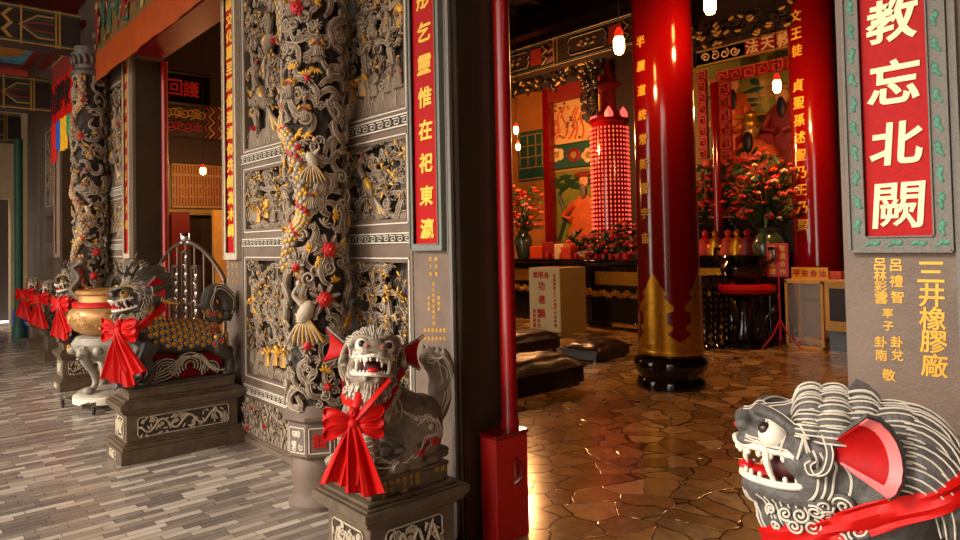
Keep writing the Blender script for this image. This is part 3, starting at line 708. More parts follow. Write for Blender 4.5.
# ------------------------------------------------------------------ doorways, ceiling, porch
mb = MB(); mb.box(D-.002, BK+.06, 2.9, 3.0, 0, WH)
j = MB()
for y in (2.9, ): pass
for i, (y, sg) in enumerate(((2.9, -1), (.918, 1), (6.1, 1), (9.0, -1), (11.9, 1), (13.3, -1))):
    j = MB(); j.box(D+.03, BK-.005, y, y+sg*.012, 0, 3.9); struct(j, 'trim_jamb', 'jamb_stone', smooth=False)
def post(x, y, lab, r=.05, z=3.9, zb=0):
    p = MB(); p.lathe((x, y, 0), [(r*1.15, zb), (r*1.15, zb+.04), (r, zb+.06), (r, z-.05), (r*1.1, z)], 24)
    o = p.build('door_post', 'red_post'); tag(o, lab, 'door post')
post(2.665, 2.835, 'round red door post right of the dark stone jamb', r=.046, zb=.575); post(2.79, .98, 'round red door post behind the right stone pillar')
post(2.70, 8.94, 'round red post at the far jamb of the middle doorway', r=.04); post(2.79, 6.17, 'round red post at the near jamb of the middle doorway')
# red boxed threshold block
root = empty('threshold_block', (2.6, 2.8, 0), 0, 'bright red wooden box with a carved handle at the foot of the door post', 'red box')
b = MB(); b.box(-.125, .115, -.055, .07, 0, .555, bev=.006); b.build('body', 'red_paint', root, smooth=False)
b = MB(); b.box(-.13, .12, -.06, .075, .555, .575, bev=.004); b.build('lid', 'red_lacquer', root, smooth=False)
b = MB(); b.tube(catmull([(.01, -.056, .3), (.03, -.074, .33), (.03, -.074, .4), (.01, -.056, .43)], 5), .009, 8); b.ell((.02, -.06, .365), (.018, .01, .08), None, 8, 6); b.build('handle', 'red_lacquer', root)
# plane the ceiling
struct(MB().box(-3.2, D+.4, -3.3, 19, 5.25, 5.4), 'ceiling_porch', 'red_wood', smooth=False)
def chevrons(mb, x0, x1, z0, z1, y, flip=1, n0=0, dirx=1):
    # dark painted beam face with nested zigzag bands, in the plane y, running along x
    h = z1-z0
    def zig(xc, w, mi, d):
        pts = [(xc, z0), (xc-h*.22*dirx, z0+h*.25), (xc, z0+h*.5), (xc-h*.22*dirx, z0+h*.75), (xc, z1)]
        poly = pts + [(p[0]+w, p[1]) for p in reversed(pts)]
        for i in range(4):
            a, b = pts[i], pts[i+1]; mb.prism([(a[0], a[1]), (a[0]+w, a[1]), (b[0]+w, b[1]), (b[0], b[1])], (0, y, 0), (1, 0, 0), (0, 0, 1), (0, -1, 0), d, mi)
    return zig
def painted_beam(x0, x1, y, z0, z1, lab, thick=.3, mir=1, zigs=None, dim=''):
    root = empty('painted_beam', ((x0+x1)/2, y, z0), 0, lab, 'painted beam'); o = V(root.location)
    b = MB(); b.box(x0, x1, y, y+thick, z0, z1); b.v = [tuple(V(p)-o) for p in b.v]; b.build('beam', 'beam_ground', root, smooth=False)
    p = MB(); h = z1-z0; f = y-.001
    for k, (mi, a, bb) in enumerate(((0, .03, .07), (2, .09, .12), (0, .93, .97), (2, .88, .91))): p.box(x0, x1, f-.004, f, z0+h*a, z0+h*bb, mi)
    zig = chevrons(p, x0, x1, z0+h*.13, z1-h*.13, f)
    xe = x1-.35
    for k in range(6): zig(xe-.42-.07*k, .045, (0, 3, 1, 0, 2, 3)[k], .006)
    for q in (xe-.30, x1-.28, x1-.24): p.box(q, q+.02, f-.006, f, z0, z1, 0)
    for k in range(3): 
        for sg in (-1, 1):
            zc = z0+h/2; a = .14-.04*k; p.prism([(xe-.32+.02*k, zc), (xe-.12, zc+sg*h*a*2.2), (x1-.29, zc+sg*h*a*2.2), (x1-.29, zc+sg*h*(a*2.2-.045)), (xe-.11, zc+sg*h*(a*2.2-.045)), (xe-.3+.02*k, zc)][::sg], (0, f, 0), (1, 0, 0), (0, 0, 1), (0, -1, 0), .005, (0, 2, 1)[k])
    r = random.Random(int(y*10)); x = xe-.95
    while x > x0:
        for zz in (.32, .62):
            c = V((x, f-.004, z0+h*zz)); p.tube(spiral(c, (1, 0, 0), (0, 0, 1), .055, .01, 1.3, 12, r.uniform(0, 6)), .008, 5, 4)
            for k in range(4): p.ell(c+V((r.uniform(-.06, .06), 0, r.uniform(-.05, .05))), (.022, .006, .014), None, 6, 4, r.choice((1, 2, 4, 5)))
        x -= .16
    p.v = [tuple(V(q)-o) for q in p.v]; p.build('painted_pattern', ['gold_dull', 'red_dull', 'green_dull', 'black_dull', 'grey_dull', 'blue_dull'], root)
    return root
mat('beam_ground', (44, 30, 24), .6, var=.3, vs=6); mat('gold_dull', (168, 130, 60), .5, var=.2, vs=12); mat('red_dull', (132, 34, 24), .55, var=.2, vs=12); mat('green_dull', (36, 84, 66), .55, var=.2, vs=12)
mat('black_dull', (18, 14, 14), .5); mat('grey_dull', (112, 92, 76), .6, var=.2, vs=20); mat('blue_dull', (30, 62, 110), .55, var=.2, vs=12)
painted_beam(-1.6, 2.0, 10.0, 4.14, 4.62, 'painted chevron beam meeting the top of the far dragon column')
painted_beam(-1.6, 2.2, 13.2, 3.88, 4.42, 'painted chevron beam above the far bay, behind the nearer beam')
painted_beam(-1.6, 2.2, 16.2, 3.75, 4.3, 'most distant painted chevron beam of the porch')
painted_beam(-1.6, 2.0, 4.0, 4.3, 4.62, 'painted beam over the near dragon column, above the picture')
# painted ceiling panel between the beams
root = empty('ceiling_painting', (.6, 11.7, 4.6), 0, 'blue painted ceiling panel with a yellow cloud medallion between two beams', 'ceiling painting')
b = MB(); b.box(-1.6, .95, -1.35, 1.35, -.012, .02); b.build('blue_ground', 'sky_paint', root, smooth=False) if 0 else None
mat('sky_paint', (44, 120, 178), .5, col2=(110, 190, 214), vs=5); mat('ochre_paint', (206, 150, 60), .5, col2=(176, 110, 40), vs=4); mat('orange_red', (178, 54, 24), .5, var=.2, vs=3)
b = MB(); b.box(-2.0, 1.2, -1.5, 1.4, -.012, .02); b.build('blue_ground', 'sky_paint', root, smooth=False)
b = MB(); r = random.Random(9)
for k in range(9):
    a = k*PI*2/9; b.ell((.45+cos(a)*.35, .1+sin(a)*.75, -.012), (.42, .5, .012), None, 18, 6)
b.build('yellow_cloud', 'ochre_paint', root)
b = MB()
for k in range(26): b.ell((.1+r.uniform(-.6, .6), .1+r.uniform(-1, 1), -.024), (r.uniform(.04, .12), r.uniform(.05, .16), .008), None, 9, 5, k % 2)
b.build('figures', ['red_dull', 'black_dull'], root)
b = MB()
for x in (1.2, 1.42): b.box(x, x+.09, -1.5, 1.4, -.05, .02)
b.build('edge_strips', 'red_dull', root, smooth=False)
# embroidered cloth over the middle doorway
root = empty('embroidered_cloth', (2.16, 7.5, 3.7), 0, 'long embroidered yellow cloth with orange border hanging over the middle doorway', 'hanging cloth')
Y0, Y1 = 5.1-7.5, 9.92-7.5
def clothf(z0, z1, x=0): return lambda u, v: (x+.008*sin(u*23)+.004*sin(u*71)*(1-v), lerp(Y1, Y0, u), lerp(z0, z1, v))
MB().grid(clothf(.34, .92), 90, 4, thick=.012).build('cloth_field', 'brocade', root) if 0 else None
mat('brocade', (120, 84, 26), .6, col2=(84, 72, 26), vs=3.5, bump=.4, bs=40); mat('orange_satin', (168, 70, 14), .4, var=.15, vs=3)
MB().grid(clothf(.40, 1.54), 90, 4, thick=.012).build('cloth_field', 'brocade', root)
MB().grid(clothf(.06, .42, -.012), 90, 4, thick=.014).build('border', 'orange_satin', root)
e = MB(); r = random.Random(4)
for k in range(16):
    y = lerp(Y1-.15, Y0+.1, k/15); x = -.016; zb_ = .55+.12*(k % 2)
    e.ell((x, y, zb_+.18), (.014, .08, .22), None, 10, 6, r.choice((0, 0, 1, 3))); e.ell((x-.006, y, zb_+.45), (.016, .045, .06), None, 8, 6, 2)
    for q in range(16):
        e.ell((x, y+r.uniform(-.18, .18), r.uniform(.5, 1.45)), (.01, r.uniform(.02, .07), r.uniform(.02, .06)), None, 7, 5, r.choice((0, 1, 2, 3, 4, 2)))
    e.tube(spiral((x, y+.15, r.uniform(.6, 1.3)), (0, 1, 0), (0, 0, 1), .07, .01, 1.5, 14), .01, 5, r.choice((2, 4)))
e.build('embroidery', ['red_dull', 'green_dull', 'gold_dull', 'red_wood', 'grey_dull'], root)
# red prayer flag
root = empty('prayer_flag', (1.98, 11.05, 3.0), 0, 'red cloth flag with black characters and striped tails hanging by the far dragon column', 'cloth flag')
fy0, fy1 = .72, -.72
MB().grid(lambda u, v: (.03*sin(u*12)*(1-v*.5), lerp(fy0, fy1, u), lerp(.42, 1.02, v)+.0*u), 24, 8, thick=.008).build('red_cloth', 'satin_red', root)
t = MB()
for k, ch in enumerate('合境平安'): put_char(t, ch, (-.03, .5-.33*k, .74), (0, -1, 0), (0, 0, 1), (-1, 0, 0), .3, depth=.006, bold=.03, sy=1.3)
t.build('characters', 'black_dull', root)
mat('tail_red', (210, 24, 16), .5, var=.1); mat('tail_blue', (30, 90, 200), .5, var=.1); mat('tail_white', (210, 210, 210), .5); mat('tail_yellow', (240, 180, 20), .5, var=.1); mat('tail_green', (30, 140, 70), .5, var=.1)
for k, m in enumerate(('tail_red', 'tail_blue', 'tail_yellow', 'tail_green')):
    ya = lerp(fy0, fy1, k/4); yb = lerp(fy0, fy1, (k+1)/4); zz = (-.12, 0.02, -.02, .16)[k]
    MB().grid(lambda u, v: (.02*sin(u*9+k*2)-.01, lerp(ya, yb, u), lerp(zz, .43, v)), 8, 6, thick=.006).build('tail', m, root)['label'] = m.split('_')[1]+' cloth tail'
b = MB(); b.grid(lambda u, v: (0, lerp(fy0, fy1, u), lerp(1.02, 1.3, v)), 8, 2, thick=.01); b.build('header_cloth', 'red_dull', root)
b = MB(); b.tube([(0, fy0, 1.3), (0, fy1, 1.3)], .012, 8); b.build('rod', 'gold_dull', root)
# far end of the porch
mat('plaster_beige', (132, 112, 80), .8, var=.15, vs=2, bump=.2); mat('door_red', (112, 20, 14), .4, var=.2, vs=5)
e = MB(); e.box(.2, 4.5, 17.2, 17.5, 2.7, 5.25); e.box(-4.5, .2, 17.2, 17.5, 0, 5.25); e.box(2.15, 4.5, 17.2, 17.5, 0, 2.7); struct(e, 'wall_end', 'plaster_beige', smooth=False)
e = MB(); e.box(-3.5, -3.2, 12.2, 17.2, 0, 5.25); struct(e, 'wall_daylight_block', 'plaster_beige', smooth=False)  # added out of view to keep side daylight off the far porch
e = MB(); e.box(-1, 4.2, 19.6, 19.8, 0, 4.6); struct(e, 'wall_back', 'dark_wood', smooth=False)
e = MB(); e.box(1.5, 2.1, 19.5, 19.58, 0, 2.35); e.box(1.57, 1.77, 19.47, 19.5, .3, 1.1); e.box(1.84, 2.04, 19.47, 19.5, .3, 1.1); struct(e, 'door_far', 'door_red', smooth=False)
root = empty('vertical_sign', (1.45, 17.15, 2.0), 0, 'tall narrow red sign hanging on the far end wall', 'sign')
b = MB(); b.box(-.13, .13, 0, .05, 0, 1.15, bev=.01); b.build('board', 'red_dull', root, smooth=False)
t = MB(); column_text(t, '昭應宮', (0, -.001, .95), .34, (1, 0, 0), (0, 0, 1), (0, -1, 0), .2); t.build('characters', 'gold_dull', root)
for k, (x, lab) in enumerate(((.9, 'low red notice board with gold characters at the far end of the porch'),)):
    root = empty('notice_board', (x, 17.14, .35), 0, lab, 'sign')
    b = MB(); b.box(-.5, .5, 0, .06, 0, .42, bev=.01); b.build('board', 'red_dull', root, smooth=False)
    t = MB(); [put_char(t, ch, (-.28+.28*i, -.002, .21), (1, 0, 0), (0, 0, 1), (0, -1, 0), .2) for i, ch in enumerate('五恩主')]; t.build('characters', 'gold_dull', root)
for x, y in ((2.2, 16.6), (2.05, 15.4)):
    p = MB(); p.lathe((x, y, 0), [(.11, 0), (.11, .2), (.07, .25), (.07, 3.7)], 20); tag(p.build('porch_post', 'green_post' if 'green_post' in MATS else 'green_dull'), 'dark green slim post near the far end wall' if y > 16 else 'dark green slim post before the far wall', 'post')
e = MB().box(-9, D, -3.3, -3, 0, 5); struct(e, 'wall_near_light_block', 'wall_stone_dark', smooth=False)  # unseen wall behind the camera, added to block light from the near end
# outer row of porch posts (towards the forecourt, beside and behind the viewpoint)
# ------------------------------------------------------------------ the hall
BX = 12.5
mat('hall_dark', (40, 20, 14), .7, var=.3, vs=3); mat('pale_panel', (226, 176, 110), .6, var=.08, vs=3); mat('mural_green', (98, 104, 40), .6, col2=(150, 138, 50), vs=2.5)
mat('robe_orange', (206, 96, 40), .6, var=.2, vs=6); mat('skin_paint', (214, 150, 96), .6); mat('fret_red', (196, 70, 40), .5, var=.2, vs=10)
mat('bulb_glow', (255, 200, 120), .4, emit=(255, 190, 100), es=26); mat('bulb_red', (220, 20, 20), .3, emit=(255, 40, 20), es=1.2)
mat('niche_glow', (255, 140, 120), .4, emit=(255, 84, 66), es=1.1); mat('lotus_glow', (255, 150, 140), .4, emit=(255, 90, 84), es=1.4)
mat('box_board', (222, 210, 160), .6, var=.05, vs=3); mat('box_side', (150, 126, 70), .6, var=.06, vs=3)
mat('wood_yellow', (236, 182, 84), .45, var=.12, vs=6); mat('ceramic_green', (66, 80, 56), .2, var=.25, vs=10, coat=.3); mat('leaf_green', (30, 66, 30), .5, var=.3, vs=20)
mat('petal_red', (196, 26, 20), .5, var=.25, vs=20); mat('petal_orange', (206, 62, 20), .5, var=.2, vs=20); mat('petal_pink', (204, 78, 66), .5, var=.2, vs=20); mat('petal_cream', (226, 190, 140), .5, var=.1)
g = bpy.data.materials.new('clear_glass'); g.use_nodes = True; gb = g.node_tree.nodes['Principled BSDF']; gb.inputs['Base Color'].default_value = (.8, .85, .85, 1); gb.inputs['Roughness'].default_value = .12; gb.inputs['Alpha'].default_value = .16; gb.inputs['Specular IOR Level'].default_value = .8; MATS['clear_glass'] = g
struct(MB().box(BX, BX+.3, -3, 15, 0, 7), 'wall_hall_back', 'hall_dark', smooth=False)
struct(MB().box(BK, BX, 14.0, 14.3, 0, 7), 'wall_hall_side', 'hall_dark', smooth=False)
struct(MB().box(BK, BX, -3.3, -3, 0, 7), 'wall_hall_near', 'hall_dark', smooth=False)
struct(MB().box(D, BK, -3, 15, WH, 7), 'wall_upper', 'hall_dark', smooth=False)
struct(MB().box(D, BX+.3, -3.3, 15, 7, 7.2), 'ceiling_hall', 'hall_dark', smooth=False)
rf = MB()
for k in range(22): rf.box(BK, BX, -2.8+k*.78, -2.66+k*.78, 6.82, 7)
for k in range(4): rf.box(3.6+k*2.6, 3.9+k*2.6, -3, 14, 6.4, 6.82)
struct(rf, 'trim_rafters', 'dark_wood', smooth=False)
# columns
def red_column(c, r, zt, base_r, bh, lab, text, a0, zs, size, flame=False):
    root = empty('red_column', (c[0], c[1], 0), 0, lab, 'column'); root['kind'] = 'thing'
    fa = math.atan2(-c[1], -c[0])
    b = MB(); b.lathe((0, 0, 0), [(base_r*.98, 0), (base_r*1.0, bh*.12), (base_r*.9, bh*.3), (base_r*.97, bh*.42), (base_r*1.06, bh*.62), (base_r*1.04, bh*.8), (base_r*.93, bh*.93), (r*1.05, bh)], 48)
    b.build('base', 'black_lacquer', root)
    MB().lathe((0, 0, 0), [(r*1.03, bh-.02), (r*1.0, bh+.3), (r*.965, zt*.5), (r*.93, zt)], 64).build('shaft', 'red_lacquer', root)
    if flame:
        m = MB(); hw = [(.37, 0), (.5, 0), (.51, 0), (.55, 12), (.6, 22), (.64, 12), (.68, 12), (.70, 22), (.81, 22), (.84, 10), (.89, 10), (.93, 18), (.985, 26), (1.02, 20), (1.1, 31), (1.17, 37), (1.235, 45)]
        def f(z):
            for i in range(len(hw)-1):
                if hw[i][0] <= z <= hw[i+1][0]: return lerp(hw[i][1], hw[i+1][1], (z-hw[i][0])/(hw[i+1][0]-hw[i][0]))
            return 45
        nz = 90
        for k in range(4):
            ac = math.radians(17+90*k)
            def pt(u, v):
                z = lerp(.37, 1.235, v); h = math.radians(f(z)); a = ac+lerp(h, math.radians(90)-h, u); rr = r*1.012+.004
                return (cos(fa+a)*rr, sin(fa+a)*rr, z)
            m.grid(pt, 22, nz)
        m.lathe((0, 0, 0), [(r*1.05, bh-.005), (r*1.06, bh+.02), (r*1.05, bh+.05), (r*1.02, bh+.06)], 48); m.lathe((0, 0, 0), [(r*1.02, bh+.1), (r*1.035, bh+.115), (r*1.02, bh+.13)], 48)
        m.build('gold_flame_sleeve', 'gold_leaf', root)
    t = MB(); rr = r*.985+.003
    for i, ch in enumerate(text):
        if ch == ' ': continue
        put_char(t, ch, (0, 0, 0), (1, 0, 0), (0, 1, 0), (0, 0, 1), size, depth=.004, bold=.025, slant=.08, wrap=lambda x, y, d, z=zs[0]-i*zs[1]: V((cos(fa+a0+x/rr)*(rr+d), sin(fa+a0+x/rr)*(rr+d), z+y)))
    t.build('characters', 'yellow_character', root)
    return root
CA, CB = (6.58, 4.41), (11.0, 4.67)
def zpx(c, r, py, px): d_ = math.hypot(c[0]*cf.x+c[1]*cf.y, 0)-r; return H + (at(px, py, 'X', c[0]-r*.8).z-H)
zA = zpx(CA, .34, 20, 637); zA2 = zpx(CA, .34, 238, 646)
red_column(CA, .335, 6.4, .375, .37, 'near red lacquered column with gold flame base and black plinth', ' 半履道統常新雲宇宙', -.75, (zA, (zA-zA2)/9), .12, True)
zB = zpx(CB, .3, 17, 799); zB2 = zpx(CB, .3, 225, 808)
red_column(CB, .355, 6.4, .42, .37, 'far red column with a gold character line behind the cabinets', '文王徒 貞聖孫述聖乃王乃聖', -.62, (zB, (zB-zB2)/12), .19)
# elements on walls placed by what they show
def Yz(px, py, X): q = at(px, py, 'X', X); return q.y, q.z
def rect(px0, px1, py0, py1, X, thick=.05, mb=None, mi=0):
    ya, za = Yz(px0, (py0+py1)/2, X); yb, _ = Yz(px1, (py0+py1)/2, X); pm = (px0+px1)/2
    z1 = Yz(pm, py0, X)[1]; z0 = Yz(pm, py1, X)[1]
    (mb if mb is not None else MB()).box(X, X+thick, yb, ya, z0, z1, mi); return (yb, ya, z0, z1)
def rel(mb, o): mb.v = [tuple(V(p)-V(o)) for p in mb.v]; return mb
def rbox(name, m, px0, px1, py0, py1, X, thick, parent, o, **k):
    mb = MB(); rect(px0, px1, py0, py1, X, thick, mb); return rel(mb, o).build(name, m, parent, smooth=False, **k)
X = 12.4
w = MB(); rect(505, 545, 60, 262, X, .08, w); o = struct(w, 'wall_hall_plaster', 'orange_wall', smooth=False)
root = empty('fret_painting', (X-.03, Yz(530, 155, X)[0], Yz(530, 180, X)[1]), 0, 'dark green fret painting on the orange wall left of the mural', 'wall painting'); o = root.location
rbox('green_panel', 'green_dull', 518, 543, 131, 181, X-.03, .03, root, o)
m = MB()
for py in (134, 145, 156, 167, 178): rect(519, 542, py, py+1.3, X-.04, .01, m)
for px in (519, 527, 535, 541.5): rect(px, px+1, 134, 167, X-.04, .01, m)
rel(m, o).build('gold_lines', 'gold_dull', root, smooth=False)
p = MB(); rect(543.5, 549, 40, 275, X-.25, .2, p); tag(p.build('wall_pilaster', 'red_lacquer', smooth=False), 'slim square red pilaster between the orange wall and the mural', 'pilaster')
root = empty('mural', (X, Yz(570, 200, X)[0], Yz(570, 245, X)[1]), 0, 'green mural of a robed elder under a pine, left of the glowing lamp tower', 'mural'); o = root.location
rbox('painted_ground', 'mural_green', 550, 600, 168, 250, X, .05, root, o)
m = MB(); rect(550, 552.5, 168, 250, X-.02, .02, m); rect(550, 600, 168, 170.5, X-.02, .02, m); rel(m, o).build('gold_frame', 'gold_dull', root, smooth=False)
m = MB(); yc, zc = Yz(584, 215, X); 
m.lathe((X-.02, yc, Yz(584, 245, X)[1]), [(.55, 0), (.42, .4), (.34, .8), (.3, 1.0), (.12, 1.15)], 16, sx=.12); m.tube([(X-.06, yc+.25, zc+.25), (X-.08, yc+.55, zc+.0), (X-.08, yc+.3, zc-.1)], .12, 8, flat=.6)
rel(m, o).build('orange_robe', 'robe_orange', root)
m = MB(); yh, zh = Yz(585, 181, X); m.ell((X-.04, yh, zh), (.05, .13, .17)); m.ell((X-.05, yh, zh+.15), (.05, .3, .07), mi=1); m.ell((X-.06, yh+.02, zh-.22), (.04, .09, .2), mi=2)
rel(m, o).build('head', ['skin_paint', 'red_dull', 'grey_dull'], root)
m = MB()
for k in range(7):
    y, z = Yz(556+5*k, 182+5*sin(k*2.1), X)
    for q in range(10): m.ell((X-.02, y+.06*cos(q*2.4)*(q/4), z+.03*sin(q*2.4)*(q/4)), (.02, .1, .035), None, 7, 4)
m.tube(catmull([(X-.01,)+Yz(560, 240, X), (X-.01,)+Yz(566, 215, X), (X-.01,)+Yz(560, 195, X), (X-.01,)+Yz(572, 183, X)], 4), .05, 6)
rel(m, o).build('pine_tree', 'leaf_green', root)
root = empty('calligraphy_panel', (X, Yz(570, 120, X)[0], Yz(570, 142, X)[1]), 0, 'glowing pale panel with brush-drawn plum branches above the mural', 'wall painting'); o = root.location
rbox('paper_ground', 'pale_panel', 550, 600, 99, 142, X, .05, root, o)
m = MB(); r = random.Random(8)
for k in range(7):
    a = [(552+6*k+r.uniform(-1, 1), 139), (555+6*k+r.uniform(-4, 4), 128), (553+6*k+r.uniform(-4, 4), 116), (556+6*k+r.uniform(-3, 3), 106)]
    m.tube(catmull([(X-.012,)+Yz(x, y, X) for x, y in a], 4), [.02]*12+[.008], 6)
    for q in range(6):
        x, y = r.uniform(552, 594), r.uniform(103, 138); yy, zz = Yz(x, y, X); m.ell((X-.012, yy, zz), (.008, .04, .03), None, 6, 4, q % 2)
rel(m, o).build('brush_drawing', ['robe_orange', 'dark_wood'], root)
root = empty('pattern_board', (X, Yz(570, 155, X)[0], Yz(570, 167, X)[1]), 0, 'red and green painted board with white cartouches between panel and mural', 'painted board'); o = root.location
rbox('board', 'green_dull', 550, 600, 143, 167, X-.03, .05, root, o)
m = MB()
for px, c in ((558, 1), (575, 0), (590, 1)):
    y, z = Yz(px, 155, X)
    for q in range(5): m.ell((X-.04, y+.13*cos(q*1.26), z+.09*sin(q*1.26)), (.02, .11, .09), None, 9, 5, c)
    m.ell((X-.06, y, z), (.02, .1, .08), None, 9, 5, 2)
rel(m, o).build('painted_flowers', ['red_dull', 'petal_cream', 'gold_dull'], root)
# painted beams and carved friezes across the hall
def hall_beam(pa, pb, X, th, lab, cart=True):      # (px, py top, py bottom) at the two ends
    ya, z1 = Yz(pa[0], pa[1], X); _, z0 = Yz(pa[0], pa[2], X); yb, _z = Yz(pb[0], pb[1], X)
    root = empty('hall_beam', (X, (ya+yb)/2, z0), 0, lab, 'painted beam'); o = root.location
    m = MB().box(X, X+th, yb, ya, z0, z1); rel(m, o).build('beam', 'beam_ground', root, smooth=False)
    m = MB(); h = z1-z0; x = X-.012
    def line(pts, w, mi): m.tube([(x, y, z) for y, z in pts], w, 4, mi)
    for zz, mi in ((.04, 0), (.96, 0), (.1, 2), (.9, 2)): line([(yb, z0+h*zz), (ya, z0+h*zz)], h*.014, mi)
    L_ = ya-yb; n = max(1, round(L_/(h*4.2))); s = L_/n
    for k in range(n):
        y0 = ya-s*k; a, b = y0-s*.05, y0-s*.52; c = z0+h*.5; e = h*.28
        line([(a, c-e*.5), (a-e*.4, c-e), (b+e*.4, c-e), (b, c-e*.3), (b+e*.3, c), (b, c+e*.3), (b+e*.4, c+e), (a-e*.4, c+e), (a, c+e*.5), (a-e*.3, c), (a, c-e*.5)], h*.022, 4)
        for q in range(8): m.ell((x, lerp(a, b, .3+.4*q/7), c+h*.1*sin(q*2)), (.01, h*.09, h*.05), None, 7, 4, (0, 4, 2)[q % 3])
        m.prism([(0, -e), (h*.5, -e), (h*.5, e), (0, e)], (x, b-h*.1, c), (0, -1, 0), (0, 0, 1), (-1, 0, 0), .006, 1)
        for q in range(4):
            yy = b-h*(.62+.12*q); line([(yy, c-e*1.2), (yy-h*.22, c-e*.5), (yy, c), (yy-h*.22, c+e*.5), (yy, c+e*1.2)], h*.02, (0, 3, 1, 4)[q])
        yy = y0-s*.86
        for q in (0, .1): line([(yy-q, z0), (yy-q, z1)], h*.02, 0)
    rel(m, o).build('painted_pattern', ['gold_dull', 'red_dull', 'green_dull', 'black_dull', 'grey_dull'], root, smooth=False)
    return root
hall_beam((495, 56, 83), (650, 0, 46), 10.6, .35, 'dark painted beam with cartouches high above the glowing lamp tower')
def frieze(pa, pb, X, lab, seed, mt='hall_dark', lobes=True):
    ya, z1 = Yz(pa[0], pa[1], X); _, z0 = Yz(pa[0], pa[2], X); yb, _q = Yz(pb[0], pb[1], X); r = random.Random(seed)
    root = empty('carved_frieze', (X, (ya+yb)/2, z0), 0, lab, 'carved frieze'); o = root.location; h = z1-z0
    m = MB().box(X, X+.05, yb, ya, z0+h*.25, z1); rel(m, o).build('board', 'dark_shade', root, smooth=False)
    m = MB(); n = int((ya-yb)*h*(52 if mt == 'dark_wood' else 95))
    for k in range(n):
        y, z = r.uniform(yb, ya), r.uniform(z0+.08, z1-.03); s = r.uniform(.05, .1) if mt == 'dark_wood' else r.uniform(.04, .075)
        m.tube(spiral((X-.03, y, z), (0, 1, 0), (0, 0, 1), s, s*.2, r.choice((-1.3, 1.3)), 12, r.uniform(0, 6)), s*.22, 5)
        if k % 3 == 0: m.ell((X-.05, y+.05, z), (.03, .06, .03), rotm(rx=r.uniform(-1, 1)), 7, 5, 1)
    rel(m, o).build('scroll_carving', [mt, 'gold_dull'], root); return root
frieze((495, 84, 106), (603, 55, 80), 10.9, 'dark scroll-carved frieze hanging under the cartouche beam', 1, 'dark_wood')
p = Relief  # vertical carved bracket beside the lamp tower
root = empty('carved_bracket', (10.9, Yz(590, 100, 10.9)[0], Yz(590, 122, 10.9)[1]), 0, 'dark knobbly carved bracket dropping beside the lamp tower', 'carved bracket'); o = root.location
m = MB(); r = random.Random(6)
for k in range(60):
    y, z = Yz(r.uniform(584, 597), r.uniform(60, 120), 10.9); s = r.uniform(.04, .09); m.tube(spiral((10.85, y, z), (0, 1, 0), (0, 0, 1), s, s*.2, 1.3, 10, r.uniform(0, 6)), s*.25, 5)
rect(586, 596, 60, 116, 10.9, .06, m); rel(m, o).build('scroll_carving', 'dark_wood', root)
b = MB(); rect(547, 600, 78, 97, 12.0, .15, b); tag(b.build('lintel_board', 'red_dull', smooth=False), 'red and green lintel board over the pale plum panel', 'painted board')
# right altar bay
frieze((690, 28, 56), (800, -8, 32), 10.7, 'broad reddish scroll-carved frieze at the top of the right altar', 2)
root = empty('name_board', (11.4, Yz(745, 50, 11.4)[0], Yz(745, 70, 11.4)[1]), 0, 'long board, green at one end and red with pale characters, under the right frieze', 'signboard'); o = root.location
def band(pa, pb, X, th, mi, mb):      # sloping in view, level in the place
    ya, z1 = Yz(pa[0], pa[1], X); _, z0 = Yz(pa[0], pa[2], X); yb, _q = Yz(pb, pa[1], X); mb.box(X, X+th, yb, ya, z0, z1, mi); return ya, yb, z0, z1
m = MB(); ya, yb, z0, z1 = band((697, 52, 68), 745, 11.4, .05, 0, m); ya2, yb2, _, _ = band((697, 52, 68), 800, 11.4, .04, 1, m)
for zz in (z0, z1-.03): m.box(11.37, 11.4, yb2, ya, zz, zz+.03, 2)
rel(m, o).build('board', ['jade_paint', 'red_wood', 'gold_dull'], root, smooth=False)
t = MB(); zc = (z0+z1)/2
for k, ch in enumerate('法天教'): put_char(t, ch, (11.38, lerp(yb, yb2, (k+.5)/3.4), zc), (0, -1, 0), (0, 0, 1), (-1, 0, 0), .24, depth=.01, bold=.03)
for k in range(4):
    c = (11.38, lerp(ya, yb, .2+.2*k), zc); t.tube(spiral(c, (0, 1, 0), (0, 0, 1), .09, .02, 1.3, 12, k), .016, 5)
rel(t, o).build('characters', 'petal_cream', root)
def fret(name, lab, px0, px1, py0, py1, X, cell, par=None):
    ya, z1 = Yz(px0, py0, X); yb, _ = Yz(px1, py0, X); _, z0 = Yz(px0, py1, X); root = empty(name, (X, (ya+yb)/2, z0), 0, lab, 'carved screen'); o = root.location
    m = MB(); ny = max(1, round((ya-yb)/cell)); nz = max(1, round((z1-z0)/cell)); a = (ya-yb)/ny; b = (z1-z0)/nz; t = .024
    for i in range(ny):
        for j in range(nz):
            y, z = yb+a*i, z0+b*j
            for q in ((.05, .95, .9, .97), (.05, .12, .1, .9), (.05, .8, .1, .17), (.72, .8, .1, .7), (.3, .8, .63, .7), (.3, .38, .35, .7)):
                m.box(X-.03, X+.02, y+a*q[0], y+a*q[1], z+b*q[2], z+b*q[3], (i+j) % 2)
    rel(m, o).build('fret_lattice', ['fret_red', 'petal_pink'], root, smooth=False); m = MB().box(X+.02, X+.04, yb, ya, z0, z1); rel(m, o).build('backing', 'red_wood', root, smooth=False)
fret('fret_screen', 'level band of red key-fret lattice over the deity mural', 716, 800, 72, 84, 11.6, .26)
fret('fret_screen', 'upright red key-fret lattice just right of the slim red altar post', 716, 730, 84, 165, 11.6, .24)
fret('fret_screen', 'upright red key-fret lattice left of the slim red altar post', 696, 706, 72, 160, 11.6, .2)
